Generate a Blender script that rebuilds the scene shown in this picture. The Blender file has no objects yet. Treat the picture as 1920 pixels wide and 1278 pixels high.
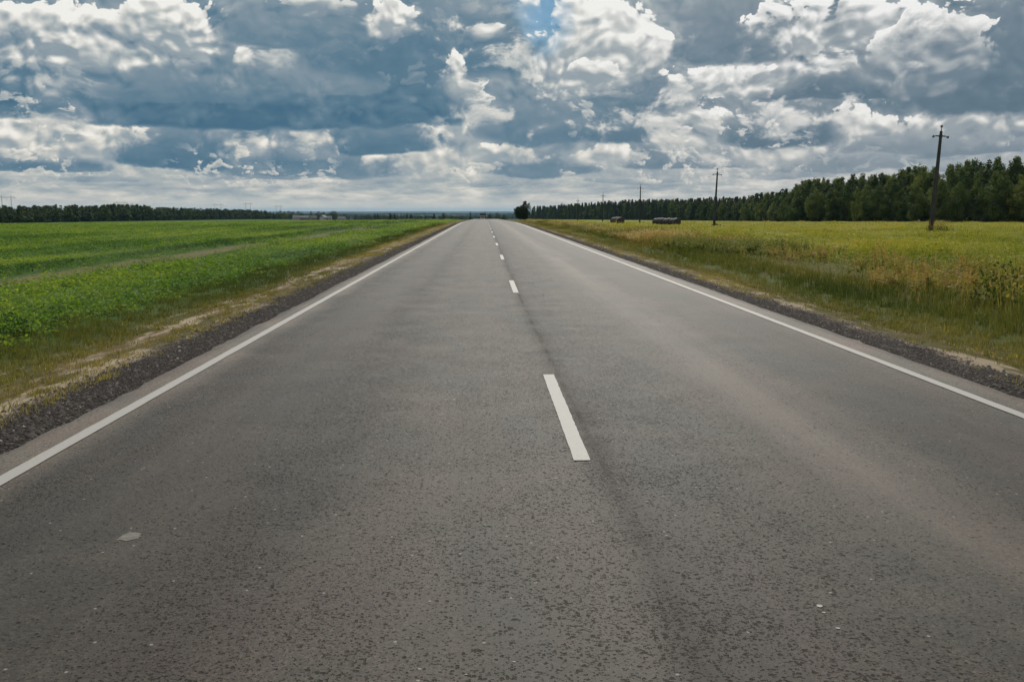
import bpy, math, random
import numpy as np
from mathutils import Vector, Matrix

random.seed(7)
rng = np.random.default_rng(11)
scene = bpy.context.scene
R = math.radians

# ------------------------------------------------------------------ camera
F_PX, W_PX, H_PX = 1680.0, 1920.0, 1278.0
CAM_H = 1.573
PITCH = math.atan((H_PX / 2 - 394.0) / F_PX)          # looking slightly down
YAW = math.atan((960.0 - 907.0) / F_PX * math.cos(PITCH))  # slightly to the right of the road
cam_data = bpy.data.cameras.new("camera")
cam = bpy.data.objects.new("camera", cam_data)
scene.collection.objects.link(cam)
cam_data.sensor_width = 36.0
cam_data.lens = F_PX / W_PX * 36.0
cam_data.clip_start = 0.1
cam_data.clip_end = 80000.0
cam.location = (0, 0, CAM_H)
cam.rotation_euler = (R(90) - PITCH, 0, -YAW)
scene.camera = cam
CAM_M = cam.rotation_euler.to_matrix()


def pix_dir(x, y):
    v = CAM_M @ Vector(((x - W_PX / 2) / F_PX, -(y - H_PX / 2) / F_PX, -1.0))
    return v.normalized()


# ------------------------------------------------------------------ view
scene.view_settings.view_transform = 'Standard'
scene.view_settings.look = 'None'
scene.view_settings.exposure = 0.0
scene.view_settings.gamma = 1.0
scene.render.engine = 'CYCLES'
scene.cycles.max_bounces = 6
scene.cycles.diffuse_bounces = 3
scene.cycles.glossy_bounces = 2
scene.cycles.transmission_bounces = 3
scene.cycles.volume_bounces = 0
scene.cycles.transparent_max_bounces = 8
scene.cycles.use_denoising = True
scene.cycles.use_adaptive_sampling = True
scene.cycles.adaptive_threshold = 0.02
scene.cycles.adaptive_min_samples = 24

# ------------------------------------------------------------------ sun
SUN_AZ, SUN_EL = R(7.0), R(40.0)                       # ahead, a little right of the road
SUN_STRENGTH = 2.6
sun_data = bpy.data.lights.new("sun", 'SUN')
sun_data.energy = SUN_STRENGTH
sun_data.angle = R(4.0)
sun_data.color = (1.0, 0.95, 0.86)
sun = bpy.data.objects.new("sun", sun_data)
scene.collection.objects.link(sun)
sd = Vector((math.sin(SUN_AZ) * math.cos(SUN_EL), math.cos(SUN_AZ) * math.cos(SUN_EL), math.sin(SUN_EL)))
sun.rotation_euler = (-sd).to_track_quat('-Z', 'Y').to_euler()
sun.location = (0, 0, 60)


# ------------------------------------------------------------------ node helper
def lin(c):
    r = []
    for v in c:
        v = v / 255.0
        r.append(v / 12.92 if v <= 0.04045 else ((v + 0.055) / 1.055) ** 2.4)
    return tuple(r)


class NT:
    def __init__(self, tree):
        self.t = tree
        self.n = tree.nodes
        self.l = tree.links

    def node(self, typ, **kw):
        nd = self.n.new(typ)
        for k, v in kw.items():
            setattr(nd, k, v)
        return nd

    def put(self, sock, v):
        if v is None:
            return
        if isinstance(v, bpy.types.NodeSocket):
            self.l.new(v, sock)
        else:
            if sock.type == 'RGBA' and not isinstance(v, (int, float)) and len(v) == 3:
                v = (*v, 1.0)
            sock.default_value = v

    def m(self, op, a, b=None, c=None, clamp=False):
        nd = self.node('ShaderNodeMath', operation=op, use_clamp=clamp)
        for i, v in enumerate((a, b, c)):
            self.put(nd.inputs[i], v)
        return nd.outputs[0]

    def vm(self, op, a, b=None, c=None, scale=None):
        nd = self.node('ShaderNodeVectorMath', operation=op)
        for i, v in enumerate((a, b, c)):
            self.put(nd.inputs[i], v)
        if scale is not None:
            self.put(nd.inputs['Scale'], scale)
        return nd.outputs['Value'] if op in ('DOT_PRODUCT', 'LENGTH') else nd.outputs[0]

    def xyz(self, x=0.0, y=0.0, z=0.0):
        nd = self.node('ShaderNodeCombineXYZ')
        for i, v in enumerate((x, y, z)):
            self.put(nd.inputs[i], v)
        return nd.outputs[0]

    def sep(self, v):
        nd = self.node('ShaderNodeSeparateXYZ')
        self.put(nd.inputs[0], v)
        return nd.outputs

    def noise(self, vec, scale, detail=3.0, rough=0.5, dist=0.0, dims='3D', color=False):
        nd = self.node('ShaderNodeTexNoise', noise_dimensions=dims)
        self.put(nd.inputs['Vector'], vec)
        self.put(nd.inputs['Scale'], scale)
        self.put(nd.inputs['Detail'], detail)
        self.put(nd.inputs['Roughness'], rough)
        self.put(nd.inputs['Distortion'], dist)
        return nd.outputs['Color'] if color else nd.outputs[0]

    def voro(self, vec, scale, detail=0.0, rough=0.5, feature='F1', dims='3D', rand=1.0, smooth=None, out='Distance'):
        nd = self.node('ShaderNodeTexVoronoi', voronoi_dimensions=dims, feature=feature)
        self.put(nd.inputs['Vector'], vec)
        self.put(nd.inputs['Scale'], scale)
        if 'Detail' in nd.inputs:
            self.put(nd.inputs['Detail'], detail)
            self.put(nd.inputs['Roughness'], rough)
        if smooth is not None:
            self.put(nd.inputs['Smoothness'], smooth)
        self.put(nd.inputs['Randomness'], rand)
        return nd.outputs[out]

    def mr(self, v, a, b, c=0.0, d=1.0, interp='SMOOTHSTEP'):
        nd = self.node('ShaderNodeMapRange', interpolation_type=interp)
        for i, x in enumerate((v, a, b, c, d)):
            self.put(nd.inputs[i], x)
        return nd.outputs[0]

    def mix(self, f, a, b, blend='MIX'):
        nd = self.node('ShaderNodeMix', data_type='RGBA', blend_type=blend)
        self.put(nd.inputs['Factor'], f)
        self.put(nd.inputs[6], a)
        self.put(nd.inputs[7], b)
        return nd.outputs[2]

    def mixf(self, f, a, b):
        nd = self.node('ShaderNodeMix', data_type='FLOAT')
        self.put(nd.inputs[0], f)
        self.put(nd.inputs[2], a)
        self.put(nd.inputs[3], b)
        return nd.outputs[0]

    def ramp(self, f, stops, interp='LINEAR'):
        nd = self.node('ShaderNodeValToRGB')
        cr = nd.color_ramp
        cr.interpolation = interp
        while len(cr.elements) < len(stops):
            cr.elements.new(0.5)
        for e, (p, c) in zip(cr.elements, stops):
            e.position = p
            if isinstance(c, (int, float)):
                c = (c, c, c)
            e.color = (*c[:3], 1.0)
        self.put(nd.inputs[0], f)
        return nd.outputs[0]


# ------------------------------------------------------------------ sky: Nishita + a deck of cumulus by direction
def build_world():
    w = bpy.data.worlds.new("World")
    scene.world = w
    w.use_nodes = True
    w.cycles.sampling_method = 'MANUAL'
    w.cycles.sample_map_resolution = 512
    t = w.node_tree
    t.nodes.clear()
    g = NT(t)
    sky = g.node('ShaderNodeTexSky', sky_type='NISHITA')
    sky.sun_disc = False
    sky.sun_elevation = SUN_EL
    sky.sun_rotation = SUN_AZ
    sky.altitude = 150
    sky.dust_density = 0.1
    sky.ozone_density = 2.5
    bg_sky = g.node('ShaderNodeBackground')
    g.put(bg_sky.inputs[0], g.mix(1.0, sky.outputs[0], (.80, 1.0, 1.0), 'MULTIPLY'))
    bg_sky.inputs[1].default_value = 0.062

    tc = g.node('ShaderNodeTexCoord')
    d = g.sep(tc.outputs['Generated'])
    az = g.m('ARCTAN2', d[0], d[1])
    el = g.m('ARCSINE', d[2])
    K = F_PX / 100.0
    qx, qy = g.m('MULTIPLY', az, K), g.m('MULTIPLY', el, K)
    q = g.xyz(qx, qy, 0.0)

    # cauliflower noise: perlin + inverted worley, evaluated here and again a little nearer the sun
    def billow(v, det=7.0, vdet=3.0):
        p = g.noise(v, 1.5, det, 0.53, 0.0, '2D')
        b = g.voro(v, 2.6, vdet, 0.55, 'SMOOTH_F1', '2D', 1.0, 0.30)
        return g.m('MULTIPLY_ADD', b, -0.42, g.m('ADD', g.m('MULTIPLY', p, 0.85), 0.26))
    warp = g.vm('MULTIPLY', g.vm('SUBTRACT', g.noise(q, 0.8, 2.0, 0.5, 0.0, '2D', True), (0.5, 0.5, 0.5)), (0.65, 0.34, 0.0))
    qw = g.vm('ADD', q, warp)
    # features get smaller and flatter towards the horizon
    sc = g.mr(qy, 0.2, 2.4, 2.1, 1.0)
    qs = g.vm('MULTIPLY', qw, g.xyz(1.0, 1.35, 1.0))
    qf = g.vm('MULTIPLY_ADD', q, (2.3, 3.9, 1.0), g.vm('MULTIPLY', warp, (.8, .5, 0.0)))
    low = g.mr(qy, 0.35, 1.3, 1.0, 0.0)
    n_hi = billow(qs)
    n_lo = billow(qf)
    N = g.mixf(low, n_hi, n_lo)
    n_hi1 = billow(qs, 2.6, 1.0)
    n_hi2 = billow(g.vm('ADD', qs, (0.06, 0.17, 0.0)), 2.6, 1.0)
    qb = g.vm('ADD', q, g.vm('MULTIPLY', warp, (1.0, 0.62, 0.0)))
    n_lo2 = g.noise(g.vm('ADD', qf, (0.05, 0.2, 0.0)), 1.15, 6.0, 0.56, 0.0, '2D')
    Nd = g.m('SUBTRACT', n_hi, n_hi1)
    lit = g.mixf(low, g.m('MULTIPLY_ADD', Nd, .12, g.m('SUBTRACT', n_hi1, n_hi2)),
                 g.m('MULTIPLY', g.m('SUBTRACT', g.noise(qf, 1.15, 6.0, 0.56, 0.0, '2D'), n_lo2), 0.7))
    Nc = g.m('SUBTRACT', N, 0.5)
    soft = g.noise(qw, 0.55, 3.0, 0.5, 0.0, '2D')

    # backdrop: pale near the horizon, grey-blue higher
    softc = g.m('SUBTRACT', soft, 0.5)
    T = g.mr(qy, 0.25, 1.6, 0.62, 0.42)
    T = g.m('ADD', T, g.m('MULTIPLY', softc, 0.6))
    T = g.m('ADD', T, g.m('MULTIPLY', lit, 0.6))
    # unseen clouds behind the viewer, brightened as if front-lit to lift the dark trees
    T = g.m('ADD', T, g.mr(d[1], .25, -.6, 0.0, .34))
    # out of the photo's strip of sky the deck goes on, brighter overhead
    up = g.mr(qy, 4.4, 9.0)
    T = g.m('ADD', T, g.m('MULTIPLY', up, 0.22))

    def body(T, x, y, hw, h, dark, bright, amp=0.75, edge=0.09, rim=0.35, grad=1.0, litg=1.6, k=3.0, op=1.0, under=0.5, mott=0.5):
        """one cloud: x, y = middle of its base in the photo, half width and height in photo pixels"""
        v = pix_dir(x, y)
        a0 = math.atan2(v.x, v.y) * K
        e0 = math.asin(v.z) * K
        sx, sy = 100.0 / hw, 100.0 / h
        # (the tiny term chains the clouds so that they are evaluated one after the other)
        qk = g.vm('MULTIPLY_ADD', g.xyz(T, 0.0, 0.0), (1e-6, 0.0, 0.0), qb)
        uv = g.sep(g.vm('MULTIPLY_ADD', qk, (sx, sy, 0.0), (-a0 * sx, -e0 * sy, 0.0)))
        vv = g.m('MAXIMUM', uv[1], g.m('MULTIPLY', uv[1], -k))
        r2 = g.m('MULTIPLY_ADD', uv[0], uv[0], g.m('MULTIPLY', vv, vv))
        # bases stay flat: the lumps only shape the upper side
        na = g.mr(uv[1], -0.05, 0.40, 0.60, 1.0)
        f = g.m('SUBTRACT', g.m('MULTIPLY_ADD', g.m('MULTIPLY', Nc, na), amp * 2.0, 1.0), r2)
        # crisp above, melting away underneath
        ed = g.mr(uv[1], -0.1, 0.55, edge + under, edge)
        mask = g.mr(f, 0.0, ed)
        t = g.m('MULTIPLY_ADD', uv[1], grad * 0.9, g.m('MULTIPLY', lit, litg))
        t = g.m('MULTIPLY_ADD', softc, mott, t)
        if rim:
            rr = g.mr(f, edge * 0.5, 0.5, rim, 0.0, 'LINEAR')
            t = g.m('MULTIPLY_ADD', rr, g.mr(uv[1], 0.1, 0.5), t)
        t = g.mr(t, -0.1, 1.0, dark, bright, 'LINEAR')
        if op != 1.0:
            mask = g.m('MULTIPLY', mask, op)
        return g.mixf(mask, T, t)

    for b in CLOUDS:
        T = body(T, *b[:6], **(b[6] if len(b) > 6 else {}))

    # torn scraps of white drifting between the heaps
    def scraps(T, scale, off, lo, hi, bright, zone):
        qk = g.vm('MULTIPLY_ADD', g.xyz(T, 0.0, 0.0), (1e-6, 0.0, 0.0), qw)
        v = g.vm('MULTIPLY_ADD', qk, (scale, scale * 1.5, 0.0), off)
        n = g.noise(v, 1.0, 7.0, 0.58, 0.0, '2D')
        n2 = g.noise(g.vm('ADD', v, (0.06, 0.17, 0.0)), 1.0, 5.0, 0.58, 0.0, '2D')
        zn = g.mr(g.noise(g.vm('ADD', qk, off), 0.42, 2.0, 0.5, 0.0, '2D'), 0.46, 0.60)
        mk = g.m('MULTIPLY', g.m('MULTIPLY', g.mr(n, lo, hi), zn), zone)
        t = g.m('MULTIPLY_ADD', g.m('SUBTRACT', n, n2), 1.5, bright)
        t = g.m('MULTIPLY_ADD', g.mr(n, lo, lo + .22), -.16, g.m('ADD', t, .08))
        return g.mixf(mk, T, t)

    v0 = pix_dir(430, 150)
    dk = g.vm('MULTIPLY_ADD', qw, (1 / 4.6, 1 / 1.05, 0.0), (-math.atan2(v0.x, v0.y) * K / 4.6, -math.asin(v0.z) * K / 1.05, 0.0))
    free = g.mr(g.vm('DOT_PRODUCT', dk, dk), 0.6, 1.3, 0.35, 1.0)
    T = scraps(T, 1.1, (3.7, 1.9, 0.0), .52, .66, .80, g.m('MULTIPLY', free, g.mr(qy, .7, 1.5, 0.0, .9)))
    T = scraps(T, 2.3, (7.1, 4.3, 0.0), .555, .64, .76, g.m('MULTIPLY', g.mr(qy, .35, .8, 0.0, .9), g.mr(qy, 1.5, 2.4, 1.0, .25)))

    T = scraps(T, 3.6, (2.2, 8.3, 0.0), .53, .62, .74, g.m('MULTIPLY', g.mr(qy, .25, .5, 0.0, .85), g.mr(qy, .9, 1.3, 1.0, .1)))
    # flat little clouds and pale streaks lying just over the horizon
    st = g.noise(g.vm('MULTIPLY', q, (1.5, 8.0, 0.0)), 1.0, 6.0, 0.6, 0.0, '2D')
    st2 = g.noise(g.vm('MULTIPLY', q, (0.5, 3.0, 0.0)), 1.0, 3.0, 0.5, 0.0, '2D')
    stm = g.mr(qy, 0.10, 0.85, 0.90, 0.05)
    stt = g.m('MULTIPLY_ADD', g.m('SUBTRACT', st, .5), 1.15, g.m('MULTIPLY_ADD', g.m('SUBTRACT', st2, .5), .5, .72))
    T = g.mixf(stm, T, g.mixf(g.mr(qy, 0.0, .40), .76, stt))
    T = g.m('ADD', T, g.m('MULTIPLY', g.m('SUBTRACT', n_hi, 0.5), 0.12))

    # the sun stands behind the clouds above the upper middle: brighter there
    vg = pix_dir(1060, -60)
    gl = g.vm('MULTIPLY_ADD', q, (1 / 4.2, 1 / 3.0, 0.0), (-math.atan2(vg.x, vg.y) * K / 4.2, -math.asin(vg.z) * K / 3.0, 0.0))
    T = g.m('ADD', T, g.mr(g.vm('LENGTH', gl), 0.0, 1.15, .07, 0.0))
    col = g.ramp(T, [(0.0, lin((70, 107, 131))), (0.2, lin((99, 128, 146))), (0.4, lin((132, 149, 161))),
                     (0.6, lin((168, 177, 180))), (0.8, lin((208, 209, 205))), (1.0, lin((240, 239, 234)))])
    # greyer towards the right
    grey = g.node('ShaderNodeRGBToBW')
    g.put(grey.inputs[0], col)
    gv = grey.outputs[0]
    col = g.mix(g.mr(qx, 0.0, 6.0, 0.0, .32), col, g.mix(1.0, g.xyz(gv, gv, gv), (.97, 1.0, 1.05), 'MULTIPLY'))
    # lower clouds turn a little beige
    warm = g.m('MULTIPLY', g.mr(qy, 0.2, 2.6, 1.0, 0.0), g.mr(T, 0.45, 0.8))
    col = g.mix(g.m('MULTIPLY', warm, 0.75), col, g.mix(1.0, col, (1.0, 0.955, 0.90), 'MULTIPLY'))
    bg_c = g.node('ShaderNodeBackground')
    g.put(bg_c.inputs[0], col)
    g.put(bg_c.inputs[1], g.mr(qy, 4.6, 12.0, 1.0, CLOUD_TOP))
    # the one gap of blue
    gaps = None
    for (x, y, hw, hh) in ((1015, 34, 58, 72), (1000, -60, 70, 70)):
        v = pix_dir(x, y)
        s = g.vm('MULTIPLY_ADD', qw, (100 / hw, 100 / hh, 0.0),
                 (-math.atan2(v.x, v.y) * K * 100 / hw, -math.asin(v.z) * K * 100 / hh, 0.0))
        r = g.vm('DOT_PRODUCT', s, s)
        mk = g.mr(g.m('MULTIPLY_ADD', n_hi, -1.0, r), -0.3, 0.9, .85, 0.0)
        gaps = mk if gaps is None else g.m('MAXIMUM', gaps, mk)
    gaps = g.m('MULTIPLY', gaps, g.mr(T, 0.62, 1.15, 1.0, 0.0))
    mixs = g.node('ShaderNodeMixShader')
    g.put(mixs.inputs[0], gaps)
    t.links.new(bg_c.outputs[0], mixs.inputs[1])
    t.links.new(bg_sky.outputs[0], mixs.inputs[2])
    out = g.node('ShaderNodeOutputWorld')
    t.links.new(mixs.outputs[0], out.inputs[0])


CLOUD_TOP = 1.15
HAZE = 3.2e-5
S = dict(edge=0.55, amp=0.6, rim=0.0, litg=.45, mott=.7, under=-.10, k=4.0)          # soft grey body
C = dict(edge=0.13, amp=0.95, rim=0.42, litg=2.6, under=0.7, grad=1.15)          # crisp cumulus
CL = dict(C, amp=0.58, edge=.10, rim=.36, litg=2.6)             # large solid heap
WSP = dict(edge=0.35, amp=1.0, rim=0.2, litg=2.4, k=1.2, under=.8)  # ragged wisp
# far rows first, near (higher) rows last
CLOUDS = [
    # rows near the horizon: grey undersides and little white heaps in between
    (120, 356, 230, 22, .40, .66, S), (420, 352, 180, 20, .40, .66, S), (640, 356, 150, 20, .42, .68, S), (1240, 352, 200, 24, .42, .70, S),
    (1600, 350, 220, 26, .42, .74, S), (1880, 340, 140, 26, .45, .78, S),
    (560, 350, 70, 20, .6, .95, C), (180, 345, 80, 24, .6, .92, C), (330, 332, 140, 66, .55, 1.02, CL), (60, 332, 60, 24, .6, .9, C),
    (860, 340, 80, 36, .55, 1.02, C), (1040, 342, 56, 26, .55, 1.0, C), (1150, 345, 50, 18, .6, .95, C), (1350, 332, 110, 40, .55, .98, C),
    (1480, 345, 80, 24, .6, .92, C), (1680, 330, 110, 30, .6, .95, C), (760, 322, 80, 46, .55, 1.0, C), (960, 338, 46, 24, .55, 1.0, WSP),
    (200, 338, 90, 14, .34, .6, S), (500, 336, 120, 14, .30, .6, S), (905, 348, 90, 14, .34, .6, S), (1190, 340, 110, 18, .3, .6, S), (1480, 330, 120, 18, .36, .64, S),
    (700, 342, 70, 14, .36, .6, S), (1780, 318, 120, 18, .4, .66, S), (60, 345, 80, 12, .4, .6, S),
    # blue-grey bases of the second row
    (60, 312, 150, 46, .10, .40, S), (600, 322, 240, 62, .14, .45, S), (1010, 322, 120, 56, .18, .50, S),
    (1290, 308, 150, 44, .24, .48, S), (1560, 314, 150, 44, .34, .58, S), (1800, 284, 190, 40, .30, .54, S),
    # white heaps between them
    (90, 284, 155, 72, .5, 1.05, CL), (240, 290, 80, 68, .5, 1.04, CL), (800, 318, 90, 150, .55, 1.08, C),
    (870, 250, 60, 120, .55, 1.08, C), (960, 294, 76, 46, .55, 1.02, C), (1130, 302, 90, 48, .55, 1.0, C),
    (1420, 300, 140, 66, .55, 1.0, C), (1640, 275, 120, 100, .5, 1.0, C), (1820, 252, 170, 96, .5, 1.0, C),
    (705, 314, 38, 40, .5, 1.06, WSP),
    # second row of dark undersides
    (380, 299, 170, 84, .06, .42, S), (700, 276, 150, 70, .08, .40, S), (470, 285, 64, 66, .5, .98, WSP), (430, 250, 60, 30, .5, .95, WSP),
    (585, 275, 66, 54, .45, .88, WSP), (1010, 250, 140, 110, .20, .56, S), (1160, 252, 150, 100, .14, .46, S),
    (1310, 280, 100, 140, .55, 1.06, C), (1455, 260, 130, 84, .12, .60, S), (1700, 278, 120, 40, .36, .60, S),
    # great dark bank on the left
    (400, 214, 520, 150, .02, .62, dict(edge=.5, amp=.5, rim=0.0, litg=.5, grad=.9, k=5.0, under=-.1, mott=.9)),
    (700, 205, 230, 130, .02, .54, dict(edge=.55, amp=.5, rim=0.0, litg=.5, grad=.9, k=4.0, under=-.05, mott=1.1)),
    (110, 180, 95, 80, .30, .72, WSP), (505, 134, 72, 52, .5, 1.02, WSP), (290, 134, 110, 46, .40, .85, WSP), (620, 165, 130, 70, .24, .52, S), (330, 180, 150, 60, .18, .46, S),
    (770, 104, 260, 170, .12, .42, dict(edge=.7, amp=.45, rim=0.0, litg=.5, mott=1.1, under=-.1)),
    (1040, 215, 110, 90, .26, .55, S), (855, 155, 40, 66, .6, 1.08, WSP),
    (1220, 190, 130, 110, .18, .48, S), (1560, 168, 130, 70, .16, .5, S), (1480, 152, 160, 104, .5, 1.06, C),
    (1700, 165, 100, 60, .4, .7, S), (1590, 176, 160, 54, .12, .5, S), (1290, 220, 66, 106, .5, 1.05, WSP),
    (1340, 165, 120, 66, .5, 1.08, C), (1870, 172, 190, 190, .10, .38, S),
    # top row
    (1360, 92, 150, 130, .18, .45, S), (1560, 72, 170, 96, .5, 1.06, C),
    (1740, 142, 108, 130, .24, 1.04, dict(edge=.06, amp=.55, rim=.7, litg=1.1, grad=.55)),
    (60, 60, 200, 120, .28, .44, S), (130, 100, 172, 98, .45, 1.10, CL), (330, 88, 104, 104, .5, 1.12, CL),
    (545, 72, 130, 90, .2, .48, S), (725, 54, 68, 60, .5, 1.12, CL), (600, 24, 80, 30, .4, .85, C),
    (915, 60, 34, 26, .6, 1.05, WSP), (985, 42, 28, 72, .5, 1.1, WSP),
    (1110, 135, 150, 156, .50, 1.0, CL), (1210, 98, 54, 50, .6, 1.1, CL), (1110, 150, 64, 48, .45, 1.0, C),
]
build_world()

# ------------------------------------------------------------------ object helpers
COL = scene.collection


def tag(o, label=None, cat=None, group=None, kind=None):
    if label:
        o["label"] = label
    if cat:
        o["category"] = cat
    if group:
        o["group"] = group
    if kind:
        o["kind"] = kind
    return o


def empty(name, loc=(0, 0, 0), rz=0.0):
    o = bpy.data.objects.new(name, None)
    o.empty_display_size = 0.3
    o.location = loc
    o.rotation_euler = (0, 0, rz)
    COL.objects.link(o)
    return o


def link(name, me, mat=None, parent=None):
    o = bpy.data.objects.new(name, me)
    if mat is not None and not me.materials:
        me.materials.append(mat)
    if parent is not None:
        o.parent = parent
    COL.objects.link(o)
    return o


def np_mesh(name, verts, faces, tint=None, smooth=False):
    """faces: (M, k) array, all of the same k"""
    verts = np.ascontiguousarray(verts, dtype=np.float32)
    faces = np.ascontiguousarray(faces, dtype=np.int32)
    k = faces.shape[1]
    me = bpy.data.meshes.new(name)
    me.vertices.add(len(verts))
    me.vertices.foreach_set('co', verts.ravel())
    me.loops.add(faces.size)
    me.loops.foreach_set('vertex_index', faces.ravel())
    me.polygons.add(len(faces))
    me.polygons.foreach_set('loop_start', np.arange(len(faces), dtype=np.int32) * k)
    if smooth:
        me.polygons.foreach_set('use_smooth', np.ones(len(faces), dtype=bool))
    if tint is not None:
        a = me.attributes.new('tint', 'FLOAT', 'FACE')
        a.data.foreach_set('value', np.ascontiguousarray(tint, dtype=np.float32))
    me.update(calc_edges=True)
    return me


class MB:
    """collects shapes and links them as ONE mesh"""
    def __init__(self):
        self.v, self.f = [], []

    def add(self, vs, fs):
        o = len(self.v)
        self.v += [tuple(p) for p in vs]
        self.f += [tuple(i + o for i in f) for f in fs]

    def box(self, cx, cy, cz, sx, sy, sz, rz=0.0):
        c, s = math.cos(rz), math.sin(rz)
        vs = []
        for dz in (-.5, .5):
            for dx, dy in ((-.5, -.5), (.5, -.5), (.5, .5), (-.5, .5)):
                x, y = dx * sx, dy * sy
                vs.append((cx + x * c - y * s, cy + x * s + y * c, cz + dz * sz))
        self.add(vs, [(0, 3, 2, 1), (4, 5, 6, 7), (0, 1, 5, 4), (1, 2, 6, 5), (2, 3, 7, 6), (3, 0, 4, 7)])

    def tube(self, pts, rad, n=8, cap=True):
        pts = [Vector(p) for p in pts]
        vs, fs = [], []
        for i, p in enumerate(pts):
            d = (pts[min(i + 1, len(pts) - 1)] - pts[max(i - 1, 0)]).normalized()
            a = d.orthogonal().normalized()
            b = d.cross(a)
            r = rad[i] if isinstance(rad, (list, tuple)) else rad
            for k in range(n):
                t = 2 * math.pi * k / n
                vs.append(p + (a * math.cos(t) + b * math.sin(t)) * r)
        for i in range(len(pts) - 1):
            for k in range(n):
                k2 = (k + 1) % n
                fs.append((i * n + k, i * n + k2, (i + 1) * n + k2, (i + 1) * n + k))
        if cap:
            fs.append(tuple(range(n - 1, -1, -1)))
            fs.append(tuple((len(pts) - 1) * n + k for k in range(n)))
        self.add(vs, fs)

    def lathe(self, prof, n=16, origin=(0, 0, 0), axis='Z'):
        vs, fs = [], []
        for r, h in prof:
            for k in range(n):
                t = 2 * math.pi * k / n
                p = (r * math.cos(t), r * math.sin(t), h)
                if axis == 'Y':
                    p = (p[0], p[2], p[1])
                vs.append((p[0] + origin[0], p[1] + origin[1], p[2] + origin[2]))
        m = len(prof)
        for i in range(m - 1):
            for k in range(n):
                k2 = (k + 1) % n
                fs.append((i * n + k, i * n + k2, (i + 1) * n + k2, (i + 1) * n + k))
        fs.append(tuple(range(n - 1, -1, -1)))
        fs.append(tuple((m - 1) * n + k for k in range(n)))
        self.add(vs, fs)

    def mesh(self, name):
        me = bpy.data.meshes.new(name)
        me.from_pydata(self.v, [], self.f)
        me.update()
        return me

    def build(self, name, mat, parent=None, smooth=False):
        me = self.mesh(name)
        if smooth:
            me.polygons.foreach_set('use_smooth', [True] * len(me.polygons))
        return link(name, me, mat, parent)


# ------------------------------------------------------------------ terrain
PY = np.array([-200, 0, 95, 120, 200, 309, 400, 600, 900, 1300, 2000, 3500, 6000, 60000.])
PZ = np.array([0, 0, 0, -.05, -.62, -1.35, -3.1, -7.6, -12, -17, -25, -33, -36, -36.])
RY = np.array([-200, 0, 60, 100, 150, 231, 305, 400, 640, 1220, 2000, 3500, 6000, 60000.])
RZ = np.array([-.3, -.3, -.3, -.5, -1.2, -1.65, -2.4, -3.4, -5.7, -10.6, -20, -32, -36, -36.])
LY = np.array([-200, 0, 300, 560, 1100, 1300, 2000, 3500, 6000, 60000.])
LZ = np.array([-2.2, -2.4, -4.1, -6.4, -9.4, -11., -20, -32, -36, -36.])


def sstep(a, b, x):
    t = np.clip((x - a) / (b - a), 0, 1)
    return t * t * (3 - 2 * t)


def sint(y, Y, Z):
    r = np.clip(0.05 * np.abs(y), 1.0, 60.0)
    return (np.interp(y - r, Y, Z) + 2 * np.interp(y, Y, Z) + np.interp(y + r, Y, Z)) / 4


ROAD_L, ROAD_R = -3.15, 4.57


def zroad(y):
    return sint(np.asarray(y, float), PY, PZ)


def wob(x, y):
    return (np.sin(x * .61 + 1.3 * np.sin(y * .23)) * np.sin(y * .47 + 2 + np.sin(x * .31)) * .6
            + np.sin(x * .17 + y * .11) * .8 + np.sin(x * 1.7 + y * .9) * .25)


def zground(x, y):
    x, y = np.asarray(x, float), np.asarray(y, float)
    zc = zroad(y)
    sl = np.clip((-x - 6) / 307.0, 0, 1.35)
    sr = sstep(5, 38, x)
    z = np.where(x < 0, zc * (1 - sl) + sint(y, LY, LZ) * sl, zc * (1 - sr) + sint(y, RY, RZ) * sr)
    # verge falls away from the pavement, a shallow ditch, then the field
    tl = np.where(x < 0, ROAD_L - x, x - ROAD_R)
    z = z - 0.045 - .05 * sstep(0, .8, tl) - .16 * sstep(.6, 2.6, tl) + .1 * sstep(3.2, 6.5, tl)
    z = z + wob(x, y) * .035 * sstep(.3, 3.5, tl)
    far = sstep(1500, 3500, y)
    z = z + far * 5 * (np.sin(x / 700. + 1) * np.sin(y / 900.) + .6 * np.sin(x / 310. + y / 420.))
    return z


# ------------------------------------------------------------------ materials
def new_mat(name):
    m = bpy.data.materials.new(name)
    m.use_nodes = True
    m.node_tree.nodes.clear()
    g = NT(m.node_tree)
    out = g.node('ShaderNodeOutputMaterial')
    return m, g, out


def principled(g, out, col, rough=0.8, spec=0.3, normal=None, metal=0.0):
    p = g.node('ShaderNodeBsdfPrincipled')
    g.put(p.inputs['Base Color'], col)
    g.put(p.inputs['Roughness'], rough)
    g.put(p.inputs['Specular IOR Level'], spec)
    g.put(p.inputs['Metallic'], metal)
    if normal is not None:
        g.put(p.inputs['Normal'], normal)
    g.l.new(p.outputs[0], out.inputs[0])
    return p


def bump(g, h, strength=0.5, dist=0.01, normal=None):
    b = g.node('ShaderNodeBump')
    b.inputs['Strength'].default_value = strength
    b.inputs['Distance'].default_value = dist
    g.put(b.inputs['Height'], h)
    if normal is not None:
        g.put(b.inputs['Normal'], normal)
    return b.outputs[0]


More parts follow.
